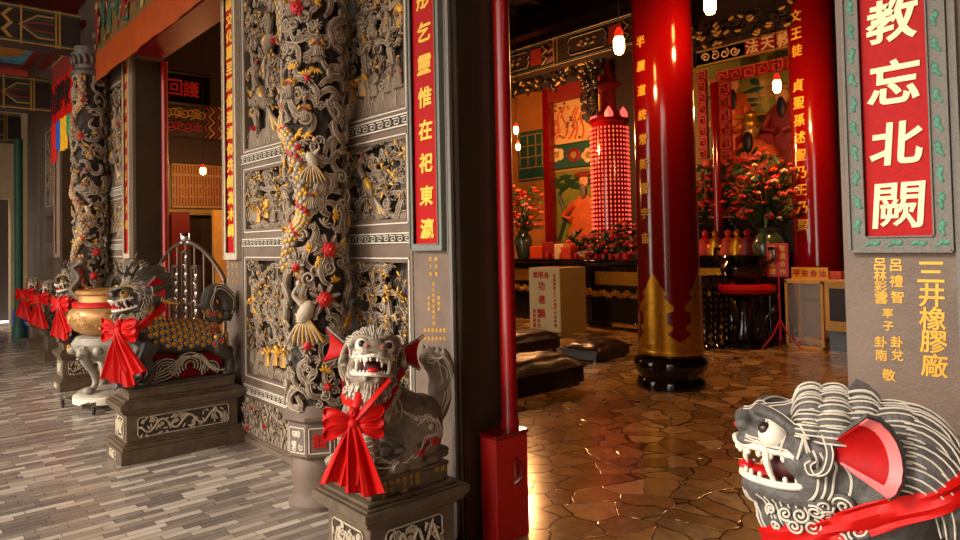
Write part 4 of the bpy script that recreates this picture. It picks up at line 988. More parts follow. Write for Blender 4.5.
p = MB(); yq, _ = Yz(710, 100, 11.3); p.lathe((11.46, yq, 0), [(.085, 0), (.075, .3), (.075, 4.4)], 16); tag(p.build('altar_post', 'red_lacquer'), 'slim round red post in front of the deity mural', 'post')
root = empty('deity_mural', (12.1, Yz(755, 120, 12.1)[0], Yz(755, 215, 12.1)[1]), 0, 'large green mural with two robed deities behind the right altar', 'mural'); o = root.location; X = 12.1
rbox('painted_ground', 'mural_green', 690, 815, 55, 240, X, .05, root, o)
m = MB()
for px, py, hgt, mi in ((738, 190, 2.1, 0), (786, 175, 1.5, 2)):
    y, z = Yz(px, py, X); m.lathe((X, y, z), [(.42, 0), (.36, hgt*.3), (.27, hgt*.55), (.33, hgt*.72), (.2, hgt*.84), (.08, hgt*.86)], 16, mi, sx=.25)
    m.ell((X-.06, y, z+hgt*.93), (.06, .12, .16), None, 12, 8, 3 if mi != 1 else 4); m.ell((X-.07, y, z+hgt*1.03), (.06, .15, .06), None, 12, 6, 5); m.ell((X-.1, y, z+hgt*.8), (.04, .08, .2), None, 10, 6, 4)
    for sg in (-1, 1): m.tube([(X-.06, y+sg*.24, z+hgt*.72), (X-.14, y+sg*.3, z+hgt*.56), (X-.18, y+sg*.06, z+hgt*.52)], .075, 8, mi)
rel(m, o).build('deity_figures', ['robe_orange', 'dark_wood', 'red_dull', 'skin_paint', 'black_dull', 'gold_dull'], root)
m = MB(); r = random.Random(12)
for k in range(40):
    y, z = Yz(r.uniform(715, 800), r.uniform(80, 140), X); m.ell((X-.01, y, z), (.015, r.uniform(.1, .3), r.uniform(.03, .08)), rotm(rx=r.uniform(-.3, .3)), 8, 4, k % 2)
rel(m, o).build('painted_clouds', ['leaf_green', 'gold_dull'], root)
# altars
def carved_altar(name, X0, X1, ya, yb, h, lab, cat='altar table', gold=True, seed=0):
    root = empty(name, ((X0+X1)/2, (ya+yb)/2, 0), 0, lab, cat); o = root.location; r = random.Random(seed)
    m = MB().box(X0, X1, yb, ya, h-.07, h, bev=.01).box(X0+.04, X1, yb+.05, ya-.05, h-.14, h-.08); rel(m, o).build('tabletop', 'black_lacquer', root, smooth=False)
    m = MB().box(X0+.1, X1, yb+.1, ya-.1, .12, h-.14); m.box(X0+.05, X1, yb+.05, ya-.05, 0, .14, bev=.01); m.box(X0+.03, X1, yb+.04, ya-.04, h*.42, h*.46); rel(m, o).build('body', 'black_lacquer', root, smooth=False)
    if gold:
        m = MB(); m.box(X0+.075, X0+.1, lerp(ya, yb, .14), lerp(ya, yb, .84), h*.64, h*.83); m.box(X0+.04, X0+.06, lerp(ya, yb, .36), lerp(ya, yb, .64), h-.115, h-.09); m.box(X0+.04, X0+.06, lerp(ya, yb, .4), lerp(ya, yb, .8), .06, .12)
        n = int((ya-yb)/.075)
        for k in range(n):
            y = lerp(ya, yb, (k+.5)/n); z = h*.51+.025*sin(k*1.7); m.tube(spiral((X0+.05, y, z), (0, 1, 0), (0, 0, 1), .055, .012, 1.4*(-1)**k, 14, k), .014, 5)
        for k in range(60): m.ell((X0+.068, r.uniform(lerp(ya, yb, .84), lerp(ya, yb, .14)), r.uniform(h*.65, h*.82)), (.012, r.uniform(.02, .05), r.uniform(.012, .03)), None, 6, 4)
        rel(m, o).build('gilded_carving', 'gold_leaf', root)
    return root
carved_altar('altar_table', 9.75, 10.45, 9.95, 8.28, 1.22, 'black lacquered altar table partly hidden behind the white donation box', gold=False, seed=1) if 0 else None
carved_altar('altar_table', 9.85, 10.5, 8.42, 6.9, 1.24, 'black altar table with gilded carving beside the white donation box', seed=2)
carved_altar('altar_table', 10.2, 10.85, 11.3, 8.5, 1.24, 'long black altar table with red offerings behind the donation box', seed=3)
carved_altar('altar_table', 10.8, 11.37, 7.0, 5.25, 1.3, 'black altar table of the right altar crowded with offerings', seed=4)
carved_altar('altar_shelf', 11.57, 12.05, 7.3, 5.0, 1.95, 'high black altar shelf below the deity mural', 'altar shelf', gold=False, seed=5)
# lamp tower
tc = at(611, 200, 'X', 10.75); tx, ty = 11.2, tc.y+.33
tx, ty = (lambda q: (q.x, q.y))(at(611, 200, 'X', 11.35))
root = empty('lamp_tower', (tx, ty, 1.0), 0, 'tall pink glowing tower of tiny votive lamps between the two altars', 'lamp tower'); fa = math.atan2(-ty, -tx)
m = MB().lathe((0, 0, -1), [(.5, 0), (.5, .1), (.3, .2), (.3, .85), (.5, 1.0)], 12, ph=fa); m.build('stand', 'black_lacquer', root)
m = MB().lathe((0, 0, 0), [(.42, 0), (.42, .25), (.36, .3), (.36, 2.95), (.42, 3.0), (.4, 3.06)], 12, ph=fa); m.build('core', 'red_lacquer', root)
m = MB(); s_ = MB()
NR, NC = 29, 30; first = None; nl = 0
for i in range(NR):
    z = .36+i*.088
    s_.lathe((0, 0, 0), [(.37, z-.012), (.405, z-.01), (.405, z+.0), (.37, z+.004)], 30)
    for k in range(NC):
        a = fa+2*PI*k/NC; c = V((cos(a)*.385, sin(a)*.385, z+.034))
        if (k <= 2 or k >= NC-1) and 3 < i and nl < 100:      # the hundred that face the hall most directly
            nl += 1
            if first is None:
                first = MB().ell((0, 0, 0), (.016, .016, .028), None, 6, 4).build('votive_lamp', 'niche_glow', root); first.location = c
            else: q = first.copy(); COL.objects.link(q); q.parent = root; q.location = c
        else: m.ell(c, (.016, .016, .028), None, 6, 4)
m.build('votive_lamps', 'niche_glow', root)['kind'] = 'stuff'; s_.build('tier_rims', 'red_lacquer', root)
for k in range(6):
    a = fa+(k-.0)*PI/3*1; c = V((cos(a)*.33, sin(a)*.33, 3.02)); MB().lathe(c, [(.03, 0), (.085, .05), (.09, .12), (.05, .2), (.004, .26)], 10).build('lotus_lamp', 'lotus_glow', root)
m = MB().lathe((0, 0, 3.06), [(.36, 0), (.3, .12), (.16, .2), (.14, .6), (.2, .66), (.3, .7), (.12, .85), (.05, 1.1), (.02, 1.2)], 20); m.build('finial', 'red_wood', root)

# enthroned statue before the mural
yq, zq = Yz(756, 222, 11.95); root = empty('enthroned_statue', (11.9, yq, 1.95), 0, 'large brown-gold bearded statue enthroned among the red flowers before the deity mural', 'statue')
m = MB(); m.lathe((0, 0, 0), [(.3, 0), (.3, .25), (.2, .3), (.2, .75)], 12, sx=.4); m.box(-.08, .1, -.42, .42, .0, .55, bev=.02); m.box(.05, .11, -.36, .36, .5, 1.5, bev=.03); m.build('throne', 'red_wood', root)
m = MB().lathe((0, 0, .15), [(.4, 0), (.38, .3), (.28, .6), (.3, .9), (.34, 1.08), (.2, 1.22), (.1, 1.26)], 20, sx=.42)
for g in (-1, 1):
    m.tube(catmull([(-.02, g*.3, 1.2), (-.1, g*.42, .95), (-.18, g*.2, .82), (-.2, g*.04, .85)], 5), [.12]*10+[.1]*5+[.07], 10); m.ell((-.14, g*.2, .5), (.14, .15, .2))
    for k in range(5): m.tube([(-.13-.01*k, g*(.05+.06*k), .95), (-.17, g*(.06+.07*k), .3)], .012, 5, 1)
for k in range(9): m.tube(spiral((-.17, -.28+.07*k, .28), (0, 1, 0), (0, 0, 1), .04, .01, 1.3, 10), .01, 5, 1)
m.build('robe', ['robe_orange', 'gold_leaf'], root)
m = MB().ell((-.04, 0, 1.55), (.13, .13, .17)).ell((-.15, 0, 1.53), (.03, .03, .05))
for g in (-1, 1): m.ell((-.03, g*.13, 1.54), (.03, .02, .05)); m.ell((-.15, g*.05, 1.58), (.012, .022, .012), None, 8, 6, 1)
m.build('head', ['bronze', 'pupil'], root)
m = MB().ell((-.15, 0, 1.34), (.06, .09, .2)); m.build('beard', 'black_dull', root)
m = MB().lathe((-.02, 0, 1.64), [(.15, 0), (.16, .05), (.12, .12), (.13, .2), (.05, .27)], 16); m.box(-.06, 0, -.3, .3, 1.8, 1.84); m.build('crown', 'gold_leaf', root)
# donation box
root = empty('donation_box', (8.93, 8.53, 0), 0, 'white donation box with red characters on its front', 'donation box')
m = MB().box(0.005, .68, -.37, .37, 0, 1.13, bev=.008); m.build('body', 'box_side', root, smooth=False)
m = MB().box(-.012, .005, -.365, .365, .02, 1.12); m.build('front_panel', 'box_board', root, smooth=False)
t = MB(); kk = dict(right=(0, -1, 0), up=(0, 0, 1), out=(-1, 0, 0))
for ch, y, z, s in (('獎', .2, 1.0, .12), ('明', .07, 1.0, .12), ('各', -.07, 1.0, .12), ('功', .06, .81, .16), ('德', .06, .57, .16), ('箱', .06, .33, .16)): put_char(t, ch, (-.013, y, z), kk['right'], kk['up'], kk['out'], s, bold=.03, depth=.004)
column_text(t, '財源廣進三千合境平安福祿壽', (-.013, -.255, 1.0), .072, kk['right'], kk['up'], kk['out'], .06, bold=.03, depth=.004)
for y in (.25, .14): column_text(t, '油香捐獻' if y > .2 else '隨喜自在', (-.013, y, .36), .085, kk['right'], kk['up'], kk['out'], .075, bold=.03, depth=.004)
t.build('characters', 'red_paint', root)
m = MB().box(.2, .5, -.1, .1, 1.128, 1.136); m.build('slot_plate', 'chrome', root, smooth=False)
# kneeling stools
def kneeler(x, y, w, d, h, rz, lab):
    root = empty('kneeling_stool', (x, y, 0), rz, lab, 'stool', 'leather kneeling stools on the paved hall floor')
    MB().box(-w/2+.02, w/2-.02, -d/2+.02, d/2-.02, .03, h*.62, bev=.01).build('base', 'black_leather', root, smooth=False)
    def cf_(u, v): 
        a, b = (u-.5)*w, (v-.5)*d; e = (1-abs(2*u-1)**6)*(1-abs(2*v-1)**6)
        return (a, b, h*.62+e*(h*.38)+.01*e*sin(u*19)*sin(v*13))
    m = MB().grid(cf_, 24, 16); m.box(-w/2, w/2, -d/2, d/2, h*.55, h*.63); m.build('cushion', 'black_leather', root, ang=60)
    m = MB().tube([(-w/2, -d/2, h*.62), (w/2, -d/2, h*.62), (w/2, d/2, h*.62), (-w/2, d/2, h*.62), (-w/2, -d/2, h*.62)], .012, 6); m.build('piping', 'black_leather', root)
    for sx in (-1, 1):
        for sy in (-1, 1): MB().box(sx*(w/2-.08)-.02, sx*(w/2-.08)+.02, sy*(d/2-.08)-.02, sy*(d/2-.08)+.02, 0, .035).build('foot', 'black_lacquer', root, smooth=False)
kneeler(5.35, 5.42, 1.3, .62, .36, .0, 'longest dark leather kneeling stool, nearest the door post')
kneeler(7.15, 7.28, 1.0, .62, .3, .0, 'dark leather kneeling stool in front of the white donation box')
kneeler(7.42, 6.15, .85, .6, .24, .1, 'low dark leather kneeling stool beside the near red column')
# flowers
def bunch(name, c, w, h, n, seed, lab, vase=None, cols=('petal_red', 'petal_orange', 'petal_pink'), cat='flowers', vh=.45, vr=.16, big=.06):
    r = random.Random(seed); root = empty(name, c, 0, lab, cat)
    z0 = vh if vase else 0
    if vase: MB().lathe((0, 0, 0), [(vr*.55, 0), (vr*.62, .02), (vr*.8, vh*.3), (vr, vh*.62), (vr*.75, vh*.82), (vr*.5, vh*.9), (vr*.68, vh)], 24).build('vase', vase, root)
    L_, B = MB(), [MB() for _ in cols]
    for k in range(n):
        a, e, q = r.uniform(0, 2*PI), r.uniform(-.1, 1), r.random()**.4; p = V((cos(a)*w*q*.5, sin(a)*w*q*.5, z0+h*(.1+.9*max(0, e)*(1-.35*q)))) 
        L_.tube([(0, 0, z0-.03), (p.x*.4, p.y*.4, z0+(p.z-z0)*.5), p], .007, 4); s = r.uniform(.5, 1)*big; m = B[k % len(cols)]
        for j in range(7):
            th = j*.9; m.ell(p+V((cos(th), sin(th), .2*(-1)**j))*s*.6, (s*.55, s*.55, s*.35), rotm(r.uniform(-.6, .6), r.uniform(-.6, .6)), 6, 4)
        m.ell(p+V((0, 0, s*.3)), s*.5, None, 7, 5)
    for k in range(int(n*1.3)):
        a = r.uniform(0, 2*PI); q = r.uniform(.2, 1); p = V((cos(a)*w*q*.52, sin(a)*w*q*.52, z0+h*r.uniform(0, .95)*(1-.3*q))); L_.ell(p, (.1, .03, .006), rotm(r.uniform(-.8, .8), r.uniform(-.9, .9), a), 7, 4)
    L_.build('stems_and_leaves', 'leaf_green', root)
    for m, cl in zip(B, cols):
        if m.v: m.build('blossoms', cl, root)['label'] = cl.split('_')[1]+' blossoms'
    return root
def on_x(px, py, X): q = at(px, py, 'X', X); return (X, q.y, q.z)
q = on_x(524, 262, 10.5); bunch('flower_vase', (q[0], q[1], 1.24), .9, 1.15, 60, 1, 'tall green vase of pink and red flowers left of the altar pilaster', 'ceramic_green', vh=.6, vr=.2)
q = on_x(603, 262, 10.2); bunch('flower_arrangement', (10.15, on_x(603, 262, 10.15)[1], 1.24), .8, .62, 80, 2, 'low mound of red flowers and greenery at the foot of the lamp tower', None)
bunch('flower_arrangement', (10.2, on_x(622, 262, 10.2)[1], 1.24), .8, .78, 80, 3, 'mound of red and orange flowers behind the near red column', None)
bunch('flower_arrangement', (10.6, on_x(578, 262, 10.6)[1], 1.24), .4, .45, 26, 4, 'small green potted plant on the altar behind the donation box', 'petal_red', vh=.14, vr=.09, cols=('leaf_green', 'petal_red'))
q = on_x(769, 262, 10.25); m = MB().lathe((q[0], q[1], 0), [(.28, 0), (.28, .06), (.12, .14), (.1, .8), (.25, .94), (.28, .98), (.28, 1.02)], 24); tag(m.build('flower_stand', 'black_lacquer'), 'round black pedestal stand under the large dark flower vase', 'stand')
bunch('flower_vase', (q[0], q[1], 1.02), .85, 1.35, 110, 5, 'dark vase with a large fan of red and pink flowers by the red sign stand', 'ceramic_green', vh=.72, vr=.24, cols=('petal_red', 'petal_orange', 'petal_pink', 'petal_cream'))
for k, (px, hh, lab) in enumerate(((708, 1.25, 'red flower spray at the left end of the high altar shelf'), (726, 1.5, 'red flower spray in the middle of the high altar shelf'), (748, 1.45, 'red flower spray at the right end of the high altar shelf'))):
    q = on_x(px, 228, 11.7); bunch('flower_spray', (11.76, q[1], 1.95), .72, hh, 100, 20+k, lab, None, cols=('petal_red', 'petal_red', 'petal_orange'), big=.055)
# gilded dragon ornaments among the sprays
for k, (px, py, sg, lab) in enumerate(((716, 215, 1, 'curling gold-red dragon ornament at the left of the high altar shelf'), (742, 205, -1, 'curling gold-red dragon ornament rising at the right of the high altar shelf'))):
    q = on_x(px, py, 11.45); m = MB(); c = catmull([(0, sg*-.3, 0), (-.05, sg*.1, .12), (-.08, sg*.3, .38), (-.05, 0, .52), (-.06, sg*-.22, .75), (-.12, sg*-.05, .98), (-.15, sg*.2, .95)], 6)
    m.tube(c, [.06-.0006*i for i in range(len(c))], 8)
    for i in range(2, len(c)-2, 2): m.tube([c[i]+V((0, 0, .04)), c[i]+V((-.02, 0, .12))], [.02, .002], 5)
    m.ell(c[-1], (.08, .12, .08), None, 10, 7); m.tube(spiral(c[0], (0, 1, 0), (0, 0, 1), .12, .03, 1.3), .02, 5)
    m.box(-.1, .1, -.25, .25, -.06, .0); m.v = [(x, y, z+.06) for x, y, z in m.v]; m.v = [(x+11.72, y+q[1], z+1.95) for x, y, z in m.v]
    o = tag(m.build('dragon_ornament', 'fret_red'), lab, 'altar ornament')
# altar figures and offerings: one object each
def offer(kind, c, s, m, lab, grp=None):
    b = MB()
    if kind == 'offering_box': b.box(-s[0]/2, s[0]/2, -s[1]/2, s[1]/2, 0, s[2], bev=.008)
    elif kind == 'candle_cup': b.lathe((0, 0, 0), [(s[0]*.5, 0), (s[0]*.62, s[2]*.2), (s[0]*.5, s[2]*.7), (s[0]*.55, s[2])], 14)
    elif kind == 'oil_lamp': b.lathe((0, 0, 0), [(s[0]*.6, 0), (s[0]*.2, s[2]*.2), (s[0]*.2, s[2]*.5), (s[0]*.6, s[2]*.65), (s[0]*.5, s[2]*.85), (s[0]*.1, s[2])], 14)
    elif kind == 'seated_statue': b.lathe((0, 0, 0), [(s[0]*.6, 0), (s[0]*.62, s[2]*.2), (s[0]*.4, s[2]*.5), (s[0]*.45, s[2]*.62), (s[0]*.14, s[2]*.74)], 14); b.ell((0, 0, s[2]*.84), (s[0]*.22, s[0]*.2, s[2]*.12)); b.lathe((0, 0, s[2]*.9), [(s[0]*.26, 0), (s[0]*.2, s[2]*.06), (.004, s[2]*.14)], 10)
    o = b.build(kind, m, smooth=kind != 'offering_box'); o.location = V(c); o.name = kind
    return tag(o, lab, kind.replace('_', ' '), grp)
for k, (px, X, sz, m, lab) in enumerate(((541, 10.4, (.3, .34, .26), 'petal_orange', 'orange offering box on the altar behind the donation box'), (552, 10.45, (.25, .3, .34), 'red_wood', 'dark red offering box between orange and glowing boxes'),
    (563, 10.35, (.25, .24, .3), 'petal_cream', 'pale glowing offering box above the donation box'), (570, 10.3, (.25, .26, .24), 'petal_orange', 'small orange box beside the pale offering box'))):
    offer('offering_box', (X, on_x(px, 260, X)[1], 1.24), sz, m, lab)
G1 = 'small red cups along the altar front edge'
for k in range(12): offer('candle_cup', (10.27 if k < 6 else 9.95, on_x(548+7*k, 262, 10.27 if k < 6 else 9.95)[1], 1.24), (.1, .1, .12), 'petal_red', 'one of the small red cups along the altar front edge', G1)
st = (('statue in red robe leftmost on the right altar', 'petal_red', 706), ('golden seated statue second from the left on the right altar', 'gold_leaf', 716), ('orange seated statue in the middle of the right altar', 'petal_orange', 729), ('golden seated statue right of the orange one', 'gold_leaf', 738), ('dark red seated statue near the vase', 'red_wood', 748))
for lab, m, px in st: offer('seated_statue', (11.05, on_x(px, 258, 11.05)[1], 1.3), (.26, .26, .42), m, lab)
for k, px in enumerate((711, 723, 743)): offer('oil_lamp', (10.98, on_x(px, 260, 10.98)[1], 1.3), (.1, .1, .2), 'gold_leaf', ('brass oil lamp between the red and golden statues', 'brass oil lamp left of the orange statue', 'brass oil lamp before the dark red statue')[k])
# incense pot on a stand with red rim
px_, py_, _z = at(745, 345, 'Z', 0); c = (9.66, at(745, 300, 'X', 9.66).y)
root = empty('incense_stand', (c[0], c[1], 0), 0, 'round black carved stand with a padded red rim', 'stand')
m = MB().lathe((0, 0, 0), [(.3, 0), (.32, .06), (.2, .12), (.14, .3), (.13, .5), (.2, .68), (.3, .76), (.36, .8)], 28); m.build('base', 'black_lacquer', root)
m = MB().lathe((0, 0, .8), [(.34, -.02), (.41, .0), (.44, .05), (.42, .1), (.34, .12), (.1, .1)], 36); m.build('red_rim', 'satin_red', root)
for k in range(5):
    a = k*2*PI/5; e = catmull([(cos(a)*.34, sin(a)*.34, .8), (cos(a)*.42, sin(a)*.42, .6), (cos(a)*.26, sin(a)*.26, .35), (cos(a)*.36, sin(a)*.36, .02)], 5); MB().tube(e, .028, 8).build('leg', 'black_lacquer', root)
root = empty('incense_pot', (c[0], c[1], .92), 0, 'dark round incense pot with handles on the red-rimmed stand', 'incense pot')
m = MB().lathe((0, 0, 0), [(.16, 0), (.22, .04), (.32, .14), (.34, .24), (.28, .33), (.27, .36), (.32, .39), (.31, .41), (.26, .38)], 32); m.build('bowl', 'black_lacquer', root)
for sg in (-1, 1): MB().tube(catmull([(0, sg*.32, .28), (0, sg*.45, .36), (0, sg*.45, .5), (0, sg*.38, .5)], 5), .025, 8).build('handle', 'black_lacquer', root)
# dark carved balustrade beside the column
cc = at(712, 348, 'Z', 0)
for k in range(3):
    p = at(705+11*k, 349-k, 'Z', 0); m = MB(); prof = [(.09, 0), (.09, .04)]
    for j in range(9): prof += [(.05, .08+.1*j), (.075, .13+.1*j)]
    m.lathe((p.x, p.y, 0), prof+[(.09, 1.0), (.09, 1.05)], 14); tag(m.build('turned_post', 'black_lacquer'), ('turned black post touching the near red column in view', 'turned black post between two others right of the column', 'turned black post nearest the red-rimmed stand')[k], 'turned post')
# red sign on its stand
q = at(779, 346, 'Z', 0)
root = empty('sign_stand', (9.75, at(779, 300, 'X', 9.75).y, 0), 0, 'red sign with gold characters on a thin red pole stand', 'sign stand')
m = MB().box(-.012, .012, -.16, .16, 1.02, 1.5, bev=.004); m.build('sign_board', 'red_paint', root, smooth=False)
t = MB(); column_text(t, '請勿吸煙', (-.013, .075, 1.43), .11, (0, -1, 0), (0, 0, 1), (-1, 0, 0), .09, depth=.003); column_text(t, '敬請合作', (-.013, -.075, 1.43), .11, (0, -1, 0), (0, 0, 1), (-1, 0, 0), .09, depth=.003); t.build('characters', 'gold_paint', root)
MB().tube([(.014, 0, .12), (.014, 0, 1.3)], .014, 8).build('pole', 'red_paint', root)
for k in range(3): a = k*2*PI/3+.5; MB().tube(catmull([(.014, 0, .42), (.014+cos(a)*.12, sin(a)*.12, .2), (.014+cos(a)*.3, sin(a)*.3, .012)], 5), .012, 6).build('leg', 'red_paint', root)
# showcase and cabinet
X = 9.98
ya, yb = at(785, 300, 'X', X).y, at(823, 300, 'X', X).y; z1 = at(803, 281, 'X', X).z
root = empty('glass_showcase', (X, (ya+yb)/2, 0), 0, 'yellow framed glass showcase by the red sign stand', 'showcase'); hw = (ya-yb)/2; t = .035
m = MB()
for y in (-hw, hw-t): m.box(0, t, y, y+t, 0, z1); m.box(.4, .4+t, y, y+t, 0, z1)
for z in (0, z1-t): m.box(0, t, -hw, hw, z, z+t); m.box(.4, .4+t, -hw, hw, z, z+t); m.box(0, .44, -hw, -hw+t, z, z+t); m.box(0, .44, hw-t, hw, z, z+t)
m.build('frame', 'wood_yellow', root, smooth=False); MB().box(0, .44, -hw, hw, z1, z1+.02).build('top_board', 'wood_yellow', root, smooth=False)
MB().box(.42, .43, -hw+t, hw-t, t, z1-t).build('back_board', 'grey_line', root, smooth=False)
for y0, y1 in ((-hw+t, .01), (-.01, hw-t)): MB().box(.012 if y0 < 0 and y1 < .1 else .006, .018 if y0 < 0 and y1 < .1 else .012, y0, y1, t, z1-t).build('glass_door', 'clear_glass', root, smooth=False)
MB().box(.04, .4, -hw+t, hw-t, z1*.7, z1*.7+.012).build('shelf', 'clear_glass', root, smooth=False)
m = MB(); r = random.Random(2)
for k in range(26): m.ell((r.uniform(.08, .38), r.uniform(-hw+.08, hw-.08), .06+r.uniform(0, .06)), (.05, .06, .035), rotm(0, 0, r.uniform(0, 3)), 8, 5, k % 2)
o = m.build('pink_paper_bundles', ['petal_pink', 'petal_cream'], root)
ya2, yb2 = yb-.02, at(852, 300, 'X', X).y; hw2 = (ya2-yb2)/2; z2 = z1
root = empty('storage_cabinet', (X-.02, (ya2+yb2)/2, 0), 0, 'yellow wooden cabinet with dark door panel, partly hidden by the right stone pillar', 'cabinet')
m = MB().box(.02, .5, -hw2, hw2, .28, z2, bev=.006); m.build('body', 'wood_yellow', root, smooth=False)
m = MB().box(.0, .02, -hw2+.07, hw2-.07, .42, z2-.09); m.build('door', 'dark_wood', root, smooth=False)
m = MB().box(.05, .48, -hw2+.04, hw2-.04, 0, .28); m.build('plinth', 'black_lacquer', root, smooth=False)
MB().box(-.01, .52, -hw2-.0, hw2, z2, z2+.03).build('top_board', 'wood_yellow', root, smooth=False)
ys = at(809, 275, 'X', X+.05).y
root = empty('counter_sign', (X+.06, ys, z1+.02), 0, 'small yellow sign with red characters on top of the showcase', 'sign')
MB().box(0, .03, -.26, .26, 0, .17, bev=.004).build('sign_board', 'yellow_character', root, smooth=False)
t = MB(); [put_char(t, ch, (-.002, .18-.12*i, .085), (0, -1, 0), (0, 0, 1), (-1, 0, 0), .1, depth=.003) for i, ch in enumerate('平安香油')]; t.build('characters', 'red_paint', root)
offer('offering_box', (X+.25, at(833, 275, 'X', X+.2).y, z2+.03), (.3, .3, .1), 'petal_pink', 'flat pinkish box on top of the yellow cabinet')
# inner side wall seen through the middle doorway
def side(px, py): q = at(px, py, 'Y', 13.9); return q.x, q.z
def sbox(mb, px0, px1, py0, py1, y, th, mi=0):
    a = at(px0, (py0+py1)/2, 'Y', y); b = at(px1, (py0+py1)/2, 'Y', y); t_ = at((px0+px1)/2, py0, 'Y', y); d_ = at((px0+px1)/2, py1, 'Y', y); mb.box(a.x, b.x, y, y+th, d_.z, t_.z, mi); return a.x, b.x, d_.z, t_.z
m = MB(); sbox(m, 150, 228, 150, 215, 13.85, .1); struct(m, 'wall_notice', 'box_side', smooth=False)
root = empty('writing_board', (4.6, 13.8, 2.4), 0, 'pale board covered with rows of small red writing, seen through the middle doorway', 'notice'); o = root.location
m = MB(); a_, b_, c_, d_ = sbox(m, 172, 224, 164, 208, 13.78, .05); rel(m, o).build('board', 'box_side', root, smooth=False)
m = MB()
for i in range(18):
    for k in range(4): x = lerp(a_, b_, (i+.5)/18); z = lerp(c_, d_, (k+.6)/4.2); m.box(x-.011, x+.011, 13.77, 13.78, z-.08*(1+(i*k) % 3*.3), z+.08)
rel(m, o).build('red_writing', 'red_dull', root, smooth=False)
root = empty('hall_beam', (4.6, 13.4, 3.9), 0, 'red and black zigzag painted beam seen through the middle doorway', 'painted beam'); o = root.location
m = MB(); a_, b_, c_, d_ = sbox(m, 150, 230, 104, 137, 13.4, .3); rel(m, o).build('beam', 'beam_ground', root, smooth=False)
m = MB(); h = d_-c_
for k in range(6):
    x = lerp(a_, b_, .68)+k*.09
    for i in range(6):
        z = c_+h*i/6; s = .1*(-1)**i; m.prism([(x-s/2, z), (x-s/2+.035, z), (x+s/2+.035, z+h/6), (x+s/2, z+h/6)], (0, 13.39, 0), (1, 0, 0), (0, 0, 1), (0, -1, 0), .01, k % 2)
for k in range(16): m.tube(spiral((lerp(a_, b_, .1+.035*k), 13.39, c_+h*(.3+.4*(k % 2))), (1, 0, 0), (0, 0, 1), .1, .02, 1.4, 12, k), .016, 5, k % 2)
rel(m, o).build('painted_pattern', ['red_dull', 'gold_dull'], root)
root = empty('name_plaque', (4.5, 13.2, 4.3), 0, 'dark carved name plaque with two red characters high inside the middle doorway', 'plaque'); o = root.location
m = MB(); a_, b_, c_, d_ = sbox(m, 166, 209, 74, 104, 13.2, .1); rel(m, o).build('board', 'black_lacquer', root, smooth=False)
m = MB(); zc = (c_+d_)/2
for ch, px in (('回', 174), ('護', 191)): put_char(m, ch, (at(px, 88, 'Y', 13.2).x, 13.19, zc), (1, 0, 0), (0, 0, 1), (0, -1, 0), .3, depth=.01)
rel(m, o).build('characters', 'red_paint', root)
m = MB(); m.tube([(a_, 13.18, c_), (b_, 13.18, c_), (b_, 13.18, d_), (a_, 13.18, d_), (a_, 13.18, c_)], .04, 6); rel(m, o).build('carved_rim', 'dark_wood', root)
m = MB(); sbox(m, 150, 230, 138, 163, 13.6, .2); tag(m.build('lintel_board', 'hall_dark', smooth=False), 'plain red lintel board under the zigzag beam inside the middle doorway', 'painted board')
m = MB(); m.box(at(172, 260, 'Y', 13.6).x, at(190, 260, 'Y', 13.6).x, 13.6, 13.7, 0, at(181, 212, 'Y', 13.6).z); tag(m.build('inner_door', 'door_red', smooth=False), 'dark red inner door leaf seen through the middle doorway', 'door leaf')
m = MB(); m.box(at(214, 260, 'Y', 13.6).x, at(226, 260, 'Y', 13.6).x, 13.6, 13.7, 0, at(220, 210, 'Y', 13.6).z); tag(m.build('inner_door', 'wood_yellow', smooth=False), 'narrow ochre inner door leaf at the near side of the middle doorway view', 'door leaf')
# lamps
def bulb(px, py, ax, v, ln, r, e, lab, cap=True, col=(1, .44, .15)):
    p = at(px, py, ax, v); root = empty('hanging_lamp', p, 0, lab, 'lamp')
    MB().lathe((0, 0, 0), [(.005, -ln/2), (r*.7, -ln*.42), (r, -ln*.2), (r, ln*.25), (r*.7, ln*.42), (.01, ln/2)], 20).build('bulb', 'bulb_glow', root)
    MB().lathe((0, 0, ln*.4), [(r*.75, 0), (r*.8, ln*.2), (r*.4, ln*.45), (.012, ln*.5)], 16).build('socket', 'bulb_red' if cap else 'red_wood', root)
    zt = 6.42 if p.z > 2 else 3
    MB().tube([(0, 0, ln*.8), (0, 0, zt-p.z)], .006, 6).build('cord', 'black_dull', root)
    l = bpy.data.lights.new('lamp_light', 'POINT'); l.energy = e; l.color = col; l.shadow_soft_size = r*1.3
    o = bpy.data.objects.new('lamp_light', l); COL.objects.link(o); o.location = (p.x-.0, p.y, p.z-ln*.9-r)
    return root
bulb(619, 45, 'X', 5.6, .2, .055, 34, 'bright hanging lamp with red cap left of the near red column')
bulb(710, 5, 'X', 6.3, .2, .06, 30, 'bright tilted hanging lamp at the top edge, right of the near red column')
bulb(777, 86, 'X', 9.4, .2, .055, 150, 'hanging lamp in front of the deity mural, left of the far red column')
bulb(516, 130, 'X', 9.6, .16, .05, 330, 'upper one of two lamps beside the red door post')
bulb(518, 147, 'X', 9.9, .14, .045, 60, 'lower one of two lamps beside the red door post')
bulb(203, 171, 'Y', 12.6, .14, .05, 38, 'warm lamp seen through the middle doorway')
